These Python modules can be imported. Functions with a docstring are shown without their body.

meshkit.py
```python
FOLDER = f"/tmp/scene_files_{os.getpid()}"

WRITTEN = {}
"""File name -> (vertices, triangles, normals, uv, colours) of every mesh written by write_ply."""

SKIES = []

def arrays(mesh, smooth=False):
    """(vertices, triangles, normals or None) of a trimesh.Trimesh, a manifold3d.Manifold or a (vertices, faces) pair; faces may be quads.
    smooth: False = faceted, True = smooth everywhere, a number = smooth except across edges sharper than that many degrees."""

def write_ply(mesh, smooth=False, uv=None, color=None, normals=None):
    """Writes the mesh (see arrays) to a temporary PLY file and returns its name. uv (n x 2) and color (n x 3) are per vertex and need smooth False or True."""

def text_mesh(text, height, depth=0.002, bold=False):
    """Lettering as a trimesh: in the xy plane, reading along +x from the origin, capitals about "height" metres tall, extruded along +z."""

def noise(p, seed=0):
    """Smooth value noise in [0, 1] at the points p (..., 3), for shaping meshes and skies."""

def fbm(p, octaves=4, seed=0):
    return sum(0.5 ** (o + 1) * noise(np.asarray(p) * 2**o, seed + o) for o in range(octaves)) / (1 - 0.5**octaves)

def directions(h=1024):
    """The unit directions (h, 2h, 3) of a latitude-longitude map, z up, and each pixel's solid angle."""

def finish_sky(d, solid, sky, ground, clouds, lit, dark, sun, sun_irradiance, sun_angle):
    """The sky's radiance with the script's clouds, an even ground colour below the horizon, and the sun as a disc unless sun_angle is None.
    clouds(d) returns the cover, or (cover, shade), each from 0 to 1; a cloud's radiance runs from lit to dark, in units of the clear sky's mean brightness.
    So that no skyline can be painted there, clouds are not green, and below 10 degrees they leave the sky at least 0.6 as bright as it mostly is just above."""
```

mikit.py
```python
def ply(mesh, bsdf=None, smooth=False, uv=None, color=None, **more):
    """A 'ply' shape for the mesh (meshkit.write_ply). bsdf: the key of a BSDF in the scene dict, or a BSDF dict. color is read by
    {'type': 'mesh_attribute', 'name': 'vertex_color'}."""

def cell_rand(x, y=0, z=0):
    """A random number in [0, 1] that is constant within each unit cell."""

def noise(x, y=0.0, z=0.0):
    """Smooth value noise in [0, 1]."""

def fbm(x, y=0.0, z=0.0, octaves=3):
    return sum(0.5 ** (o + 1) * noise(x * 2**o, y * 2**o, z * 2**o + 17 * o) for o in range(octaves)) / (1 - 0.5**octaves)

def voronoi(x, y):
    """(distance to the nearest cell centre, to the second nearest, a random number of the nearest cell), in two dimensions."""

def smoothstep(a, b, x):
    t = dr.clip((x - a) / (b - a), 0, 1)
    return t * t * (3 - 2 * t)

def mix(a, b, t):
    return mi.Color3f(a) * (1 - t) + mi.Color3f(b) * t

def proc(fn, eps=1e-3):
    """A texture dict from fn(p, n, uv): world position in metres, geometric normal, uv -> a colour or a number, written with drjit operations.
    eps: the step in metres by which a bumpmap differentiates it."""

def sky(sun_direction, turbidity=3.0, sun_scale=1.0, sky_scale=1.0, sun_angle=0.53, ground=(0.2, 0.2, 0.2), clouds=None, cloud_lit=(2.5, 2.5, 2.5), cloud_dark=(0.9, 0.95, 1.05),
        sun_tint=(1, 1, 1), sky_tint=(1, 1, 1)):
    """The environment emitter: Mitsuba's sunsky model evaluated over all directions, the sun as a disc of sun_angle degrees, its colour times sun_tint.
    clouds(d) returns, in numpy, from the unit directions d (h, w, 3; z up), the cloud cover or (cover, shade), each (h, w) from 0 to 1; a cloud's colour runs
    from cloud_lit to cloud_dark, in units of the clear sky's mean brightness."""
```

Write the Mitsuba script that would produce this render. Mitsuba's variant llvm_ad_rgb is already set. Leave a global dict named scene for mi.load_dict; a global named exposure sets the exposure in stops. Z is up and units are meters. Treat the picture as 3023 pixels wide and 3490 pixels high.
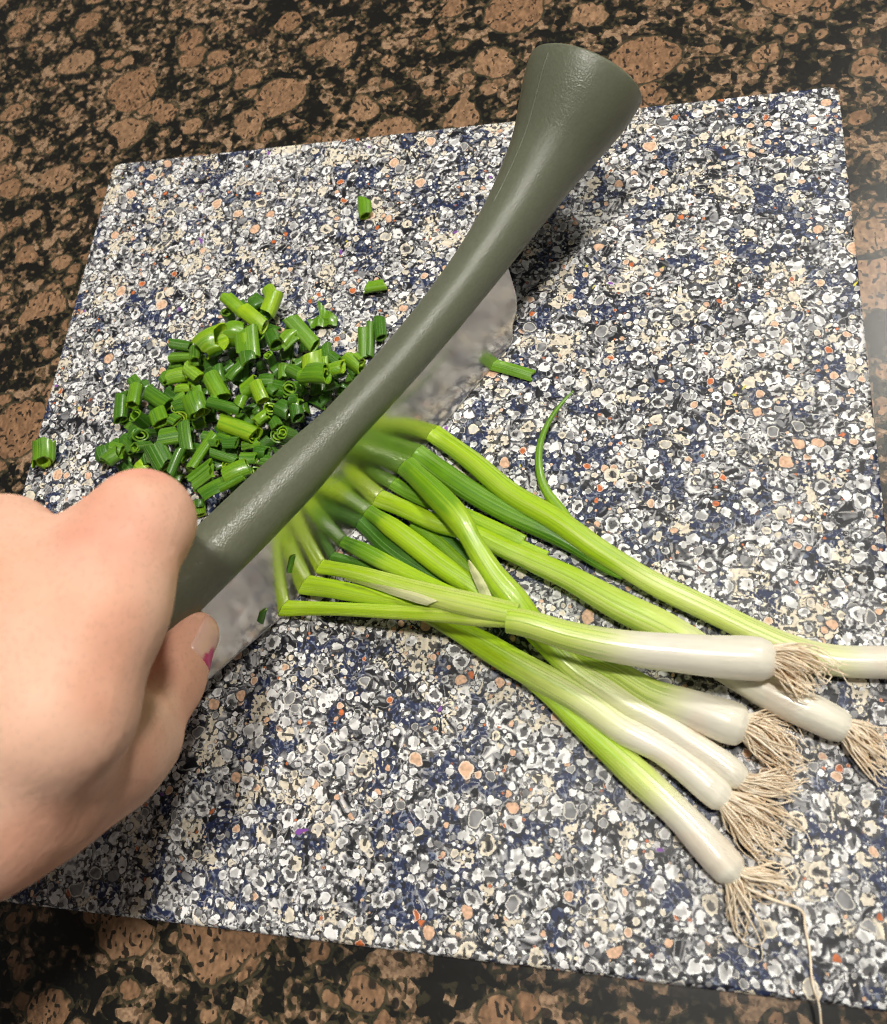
import json, math
import numpy as np
import trimesh
import drjit as dr
import mitsuba as mi
import mikit, meshkit
from mikit import noise, fbm, voronoi, smoothstep, mix, cell_rand
from scipy.interpolate import CubicSpline, PchipInterpolator

T = mi.ScalarTransform4f
scene, labels = {}, {}
rng = np.random.default_rng(11)

# ------------------------------------------------------------------ camera, light, exposure
CAM = np.array([0.08105, -0.11658, 0.25477])
FWD = np.array([-0.23148, 0.35098, -0.90732])
UP = np.array([0.00058, 0.93270, 0.36065])
exposure = 0.0
scene['camera'] = {'type': 'thinlens', 'fov': 55.31, 'fov_axis': 'x', 'near_clip': 0.01, 'far_clip': 20.0,
                   'aperture_radius': 0.0010, 'focus_distance': 0.285,
                   'to_world': T().look_at(origin=CAM.tolist(), target=(CAM + FWD).tolist(), up=UP.tolist())}
# soft light of the kitchen from all round, and the two ceiling lamps over the counter
scene['room_light'] = {'type': 'constant', 'radiance': {'type': 'rgb', 'value': [0.112, 0.108, 0.101]}}


def lamp(name, pos, radius, power):
    d = -np.array(pos)
    scene[name] = {'type': 'disk', 'to_world': T().look_at(origin=pos, target=[0, 0, 0], up=[0, 1, 0.01]) @ T().scale(radius),
                   'bsdf': {'type': 'diffuse', 'reflectance': {'type': 'rgb', 'value': 0.5}},
                   'emitter': {'type': 'area', 'radiance': {'type': 'rgb', 'value': power}}}
    labels[name] = {'label': LAMP_LABEL[name], 'category': 'lamp'}


LAMP_LABEL = {'ceiling_lamp': 'round ceiling lamp high above the counter behind the board, on the right',
              'ceiling_lamp_001': 'round ceiling lamp high above the middle of the board'}
lamp('ceiling_lamp', [0.75, 1.0, 1.45], 0.09, [238, 228, 208])
lamp('ceiling_lamp_001', [0.20, 0.06, 1.5], 0.08, [270, 259, 239])

ST = {"A_stalk":[[43.2,-59.4,22.0,3.72,0.5],[47.8,-60.0,22.0,3.87,0.46],[57.3,-62.4,21.0,4.07,0.42],[67.5,-64.4,20.0,4.49,0.3],[77.4,-65.6,19.0,4.87,0.08],[89.2,-66.2,18.0,5.31,0],[100.7,-66.7,17.5,5.76,0.0],[106.8,-66.7,17.0,6.04,0.01],[110.5,-66.8,17.0,5.88,0.01],[113.8,-66.8,17.0,4.69,0.02],[114.8,-66.8,17.0,2.99,0.02]],"A_leaf1":[[-21.9,-38.7,3.2,2.31,0.6],[-4.0,-43.8,11.0,2.52,0.55],[9.3,-48.2,14.0,3.08,0.5],[22.2,-52.3,18.0,3.6,0.42],[34.1,-55.5,21.0,3.94,0.45],[45.9,-57.9,22.0,3.38,0.5]],"A_leaf3":[[-35.0,-52.9,2.6,2.48,0.6],[-13.1,-54.2,9.0,2.21,0.58],[7.5,-55.7,13.0,2.35,0.57],[24.6,-56.8,17.0,2.89,0.5],[36.2,-57.6,20.0,3.64,0.45],[45.9,-58.0,21.6,3.38,0.5]],"A_leaf2":[[-27.4,-44.8,2.8,3.06,0.62],[-11.4,-48.4,9.0,2.93,0.61],[-0.8,-50.7,11.0,2.31,0.61],[9.5,-52.6,13.0,1.36,0.6],[16.8,-53.6,14.0,0.63,0.6]],"A_leaf4":[[-16.3,-29.7,2.6,1.98,0.95],[-6.0,-35.3,8.0,2.77,0.85],[2.2,-39.4,9.0,2.63,0.66],[10.1,-43.0,10.0,2.31,0.64],[17.7,-46.3,11.0,1.91,0.62],[27.5,-50.1,12.0,1.61,0.6]],"A_leaf5":[[-19.9,-34.4,1.8,1.49,1.0],[-9.4,-37.8,4.0,1.69,0.97],[3.4,-41.0,4.0,1.62,0.93],[11.0,-43.4,4.0,1.6,0.9]],"B_stalk":[[11.9,8.9,2.4,3.13,0.62],[27.4,-3.5,4.5,3.51,0.62],[40.0,-14.1,4.5,3.62,0.62],[53.3,-22.2,5.0,3.65,0.6],[66.0,-31.5,5.0,3.5,0.56],[74.0,-36.8,5.0,3.29,0.52],[81.6,-41.7,5.0,3.41,0.42],[92.8,-47.3,4.5,3.62,0.38],[104.5,-53.1,4.5,3.61,0.36],[132.4,-63.9,4.8,4.38,0.15],[145.1,-63.9,5.0,4.5,0],[155.8,-64.0,5.0,4.67,0.0],[165.3,-63.4,5.5,4.87,0.0],[171.2,-62.9,5.5,5.38,0.0],[175.9,-62.6,5.5,4.77,0.0],[177.3,-62.4,5.5,2.87,0]],"B_leaf1":[[7.0,1.6,2.2,3.32,0.85],[17.5,-6.7,3.5,3.82,0.87],[30.4,-15.1,3.2,3.75,0.88],[42.8,-21.6,3.0,3.69,0.9],[49.7,-24.8,3.0,3.52,0.93],[59.1,-30.1,3.0,2.79,0.95],[68.2,-36.2,3.0,2.21,0.88],[74.9,-40.3,3.6,1.28,0.8]],"B_leaf2":[[57.0,-22.3,5.2,1.89,0.7],[54.1,-18.0,5.0,1.75,0.74],[50.4,-12.8,5.0,1.52,0.78],[47.7,-4.1,5.0,1.3,0.81],[47.8,3.9,5.0,1.11,0.85],[50.0,10.9,5.4,0.91,0.85],[53.9,17.4,6.0,0.67,0.85],[58.2,22.0,7.0,0.29,0.85]],"C_stalk":[[-4.0,-15.1,3.0,3.07,0.58],[7.1,-20.9,7.0,2.98,0.62],[17.4,-25.2,7.0,2.93,0.66],[28.4,-27.8,6.0,2.91,0.6],[37.6,-32.2,5.5,3.16,0.58],[45.7,-35.6,5.0,3.32,0.57],[48.1,-36.7,5.0,3.5,0.56],[57.3,-40.8,5.0,3.74,0.56],[66.3,-45.7,5.0,4.17,0.54],[75.0,-50.5,5.0,4.5,0.52],[85.6,-55.6,5.0,4.66,0.4],[101.1,-65.6,5.5,4.63,0.12],[111.0,-71.7,5.5,4.77,0.05],[117.9,-75.5,6.0,4.98,0],[123.5,-77.9,6.0,5.05,0.01],[129.1,-80.4,5.5,4.9,0.01],[133.0,-82.2,5.0,4.08,0.01],[134.1,-82.7,5.0,2.52,0.02]],"C_leaf1":[[-0.2,-9.4,2.2,2.24,0.85],[8.5,-14.9,5.0,2.33,0.82],[21.2,-19.4,4.5,2.3,0.8],[33.6,-24.8,4.0,2.27,0.68],[43.3,-29.7,4.0,2.1,0.65],[43.0,-29.6,4.0,1.87,0.62],[51.6,-34.1,4.5,1.2,0.6]],"E_stalk":[[3.9,-4.1,4.2,3.58,0.82],[14.2,-14.7,12.0,4.02,0.78],[20.9,-21.4,13.5,4.17,0.75],[25.7,-27.0,14.0,3.89,0.62],[28.8,-31.9,14.0,3.18,0.7],[32.8,-38.1,13.0,3.38,0.62],[37.6,-44.8,12.0,3.94,0.58],[43.1,-50.8,11.0,4.22,0.55],[47.3,-56.2,9.0,4.0,0.6],[56.2,-65.2,7.0,3.81,0.55],[62.7,-70.9,6.5,3.44,0.32],[69.1,-74.8,6.3,3.6,0.22],[77.4,-79.8,6.2,3.85,0.15],[84.1,-82.7,6.0,3.23,0.05],[91.8,-87.5,6.0,3.46,0],[99.2,-92.2,6.0,3.73,0.01],[103.8,-95.5,5.8,3.91,0.01],[106.1,-97.3,5.5,3.23,0.01],[107.0,-97.9,5.5,1.87,0.02]],"D_stalk":[[-7.5,-19.9,3.2,2.37,0.85],[2.0,-26.9,8.0,3.34,0.66],[11.0,-33.3,8.0,3.52,0.62],[18.8,-39.1,8.0,3.47,0.61],[26.2,-43.8,8.0,3.3,0.61],[35.7,-49.9,7.0,3.27,0.6],[56.0,-62.7,5.7,2.85,0.55],[64.7,-66.8,5.7,3.46,0.5],[73.2,-70.3,5.7,3.97,0.46],[82.6,-75.9,6.0,4.71,0.38],[90.7,-78.3,6.0,5.12,0.12],[98.0,-80.7,6.3,5.73,0],[103.3,-82.3,6.3,6.07,0.01],[106.6,-83.2,6.0,5.47,0.01],[108.4,-83.7,6.0,3.25,0.02]],"D_leaf1":[[-8.6,-24.3,2.2,2.96,1.05],[-0.1,-31.6,4.0,3.86,1.01],[7.9,-37.0,4.0,3.8,0.98],[15.7,-41.3,4.0,3.29,0.94],[25.6,-46.4,4.0,2.78,0.9]],"D_leaf2":[[7.0,-24.0,3.6,2.42,0.8],[16.1,-30.3,3.6,2.62,0.78],[23.9,-37.2,3.6,2.58,0.75],[29.5,-42.4,3.6,2.56,0.72],[35.5,-48.5,3.6,2.3,0.7]],"D_leaf3":[[12.4,-24.5,3.0,2.17,1.0],[19.3,-29.5,3.0,2.48,0.97],[24.5,-34.0,3.0,2.45,0.95],[29.1,-38.4,3.0,2.34,0.93],[35.2,-44.5,3.0,2.08,0.9]],"F_stalk":[[9.5,-51.7,4.5,2.34,0.65],[26.6,-59.5,5.0,3.28,0.66],[36.2,-64.5,5.5,4.05,0.62],[45.4,-69.4,6.0,4.19,0.5],[54.3,-73.7,6.0,4.29,0.35],[65.0,-79.5,6.0,4.3,0.24],[75.4,-86.2,6.0,4.36,0.1],[84.1,-90.2,6.2,3.83,0],[91.6,-94.9,6.3,4.19,0.01],[97.5,-99.5,6.3,4.43,0.01],[100.7,-102.0,6.0,4.2,0.01],[102.5,-103.2,6.0,2.71,0.02]],"G_stalk":[[42.9,-69.9,3.6,2.25,0.7],[54.7,-78.1,4.0,2.58,0.64],[62.9,-84.8,4.2,3.35,0.62],[71.4,-91.7,4.6,3.94,0.56],[79.4,-98.3,5.0,4.45,0.42],[90.0,-107.4,5.4,4.26,0.05],[95.7,-113.0,5.5,4.74,0],[99.7,-117.1,5.5,4.84,0.01],[102.8,-120.1,5.3,4.55,0.01],[104.3,-121.6,5.0,2.63,0.02]]}
RT = {"A":[110,[[128.6,-66.0,17.0],[131.8,-69.2,14.0],[132.0,-71.9,12.0],[126.9,-74.2,12.0],[124.7,-77.1,10.0],[121.0,-75.0,12.0],[118.0,-71.9,14.0]],3],"C":[90,[[143.8,-80.7,2.0],[143.6,-87.9,2.0],[143.5,-92.9,1.5],[141.3,-96.0,1.5]],3.2],"D":[120,[[120.5,-82.1,3.0],[121.4,-86.2,2.0],[121.7,-90.3,2.0],[120.4,-94.0,2.0],[117.1,-97.3,3.0]],3],"E":[60,[[124.0,-92.7,2.0],[123.6,-95.9,3.0],[121.3,-99.6,4.0],[117.8,-101.3,4.0]],3],"F":[95,[[120.7,-106.0,2.0],[119.5,-110.0,2.0],[116.3,-112.7,3.0],[113.3,-117.3,2.0],[108.5,-118.2,1.0]],3],"G":[70,[[119.4,-121.0,1.5],[118.8,-123.9,1.5],[117.9,-119.2,3.0],[111.9,-127.8,1.0],[108.5,-140.6,0.6],[106.8,-136.7,0.6],[103.1,-132.0,0.6]],2.4],"B":[30,[[189.0,-60.4,2.0],[189.6,-66.8,1.0],[185.4,-72.1,1.0]],3]}
LONG = [[104.6,-122.3,4.0],[108.7,-124.7,5.0],[114.5,-126.5,4.0],[118.9,-127.5,2.0],[120.6,-129.3,1.0],[120.7,-132.0,0.7],[121.4,-136.5,0.6],[121.5,-140.9,0.6],[121.8,-145.3,0.6],[123.0,-148.8,-1.0],[123.8,-153.5,-4.0],[124.4,-160.0,-7.0]]
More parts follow.
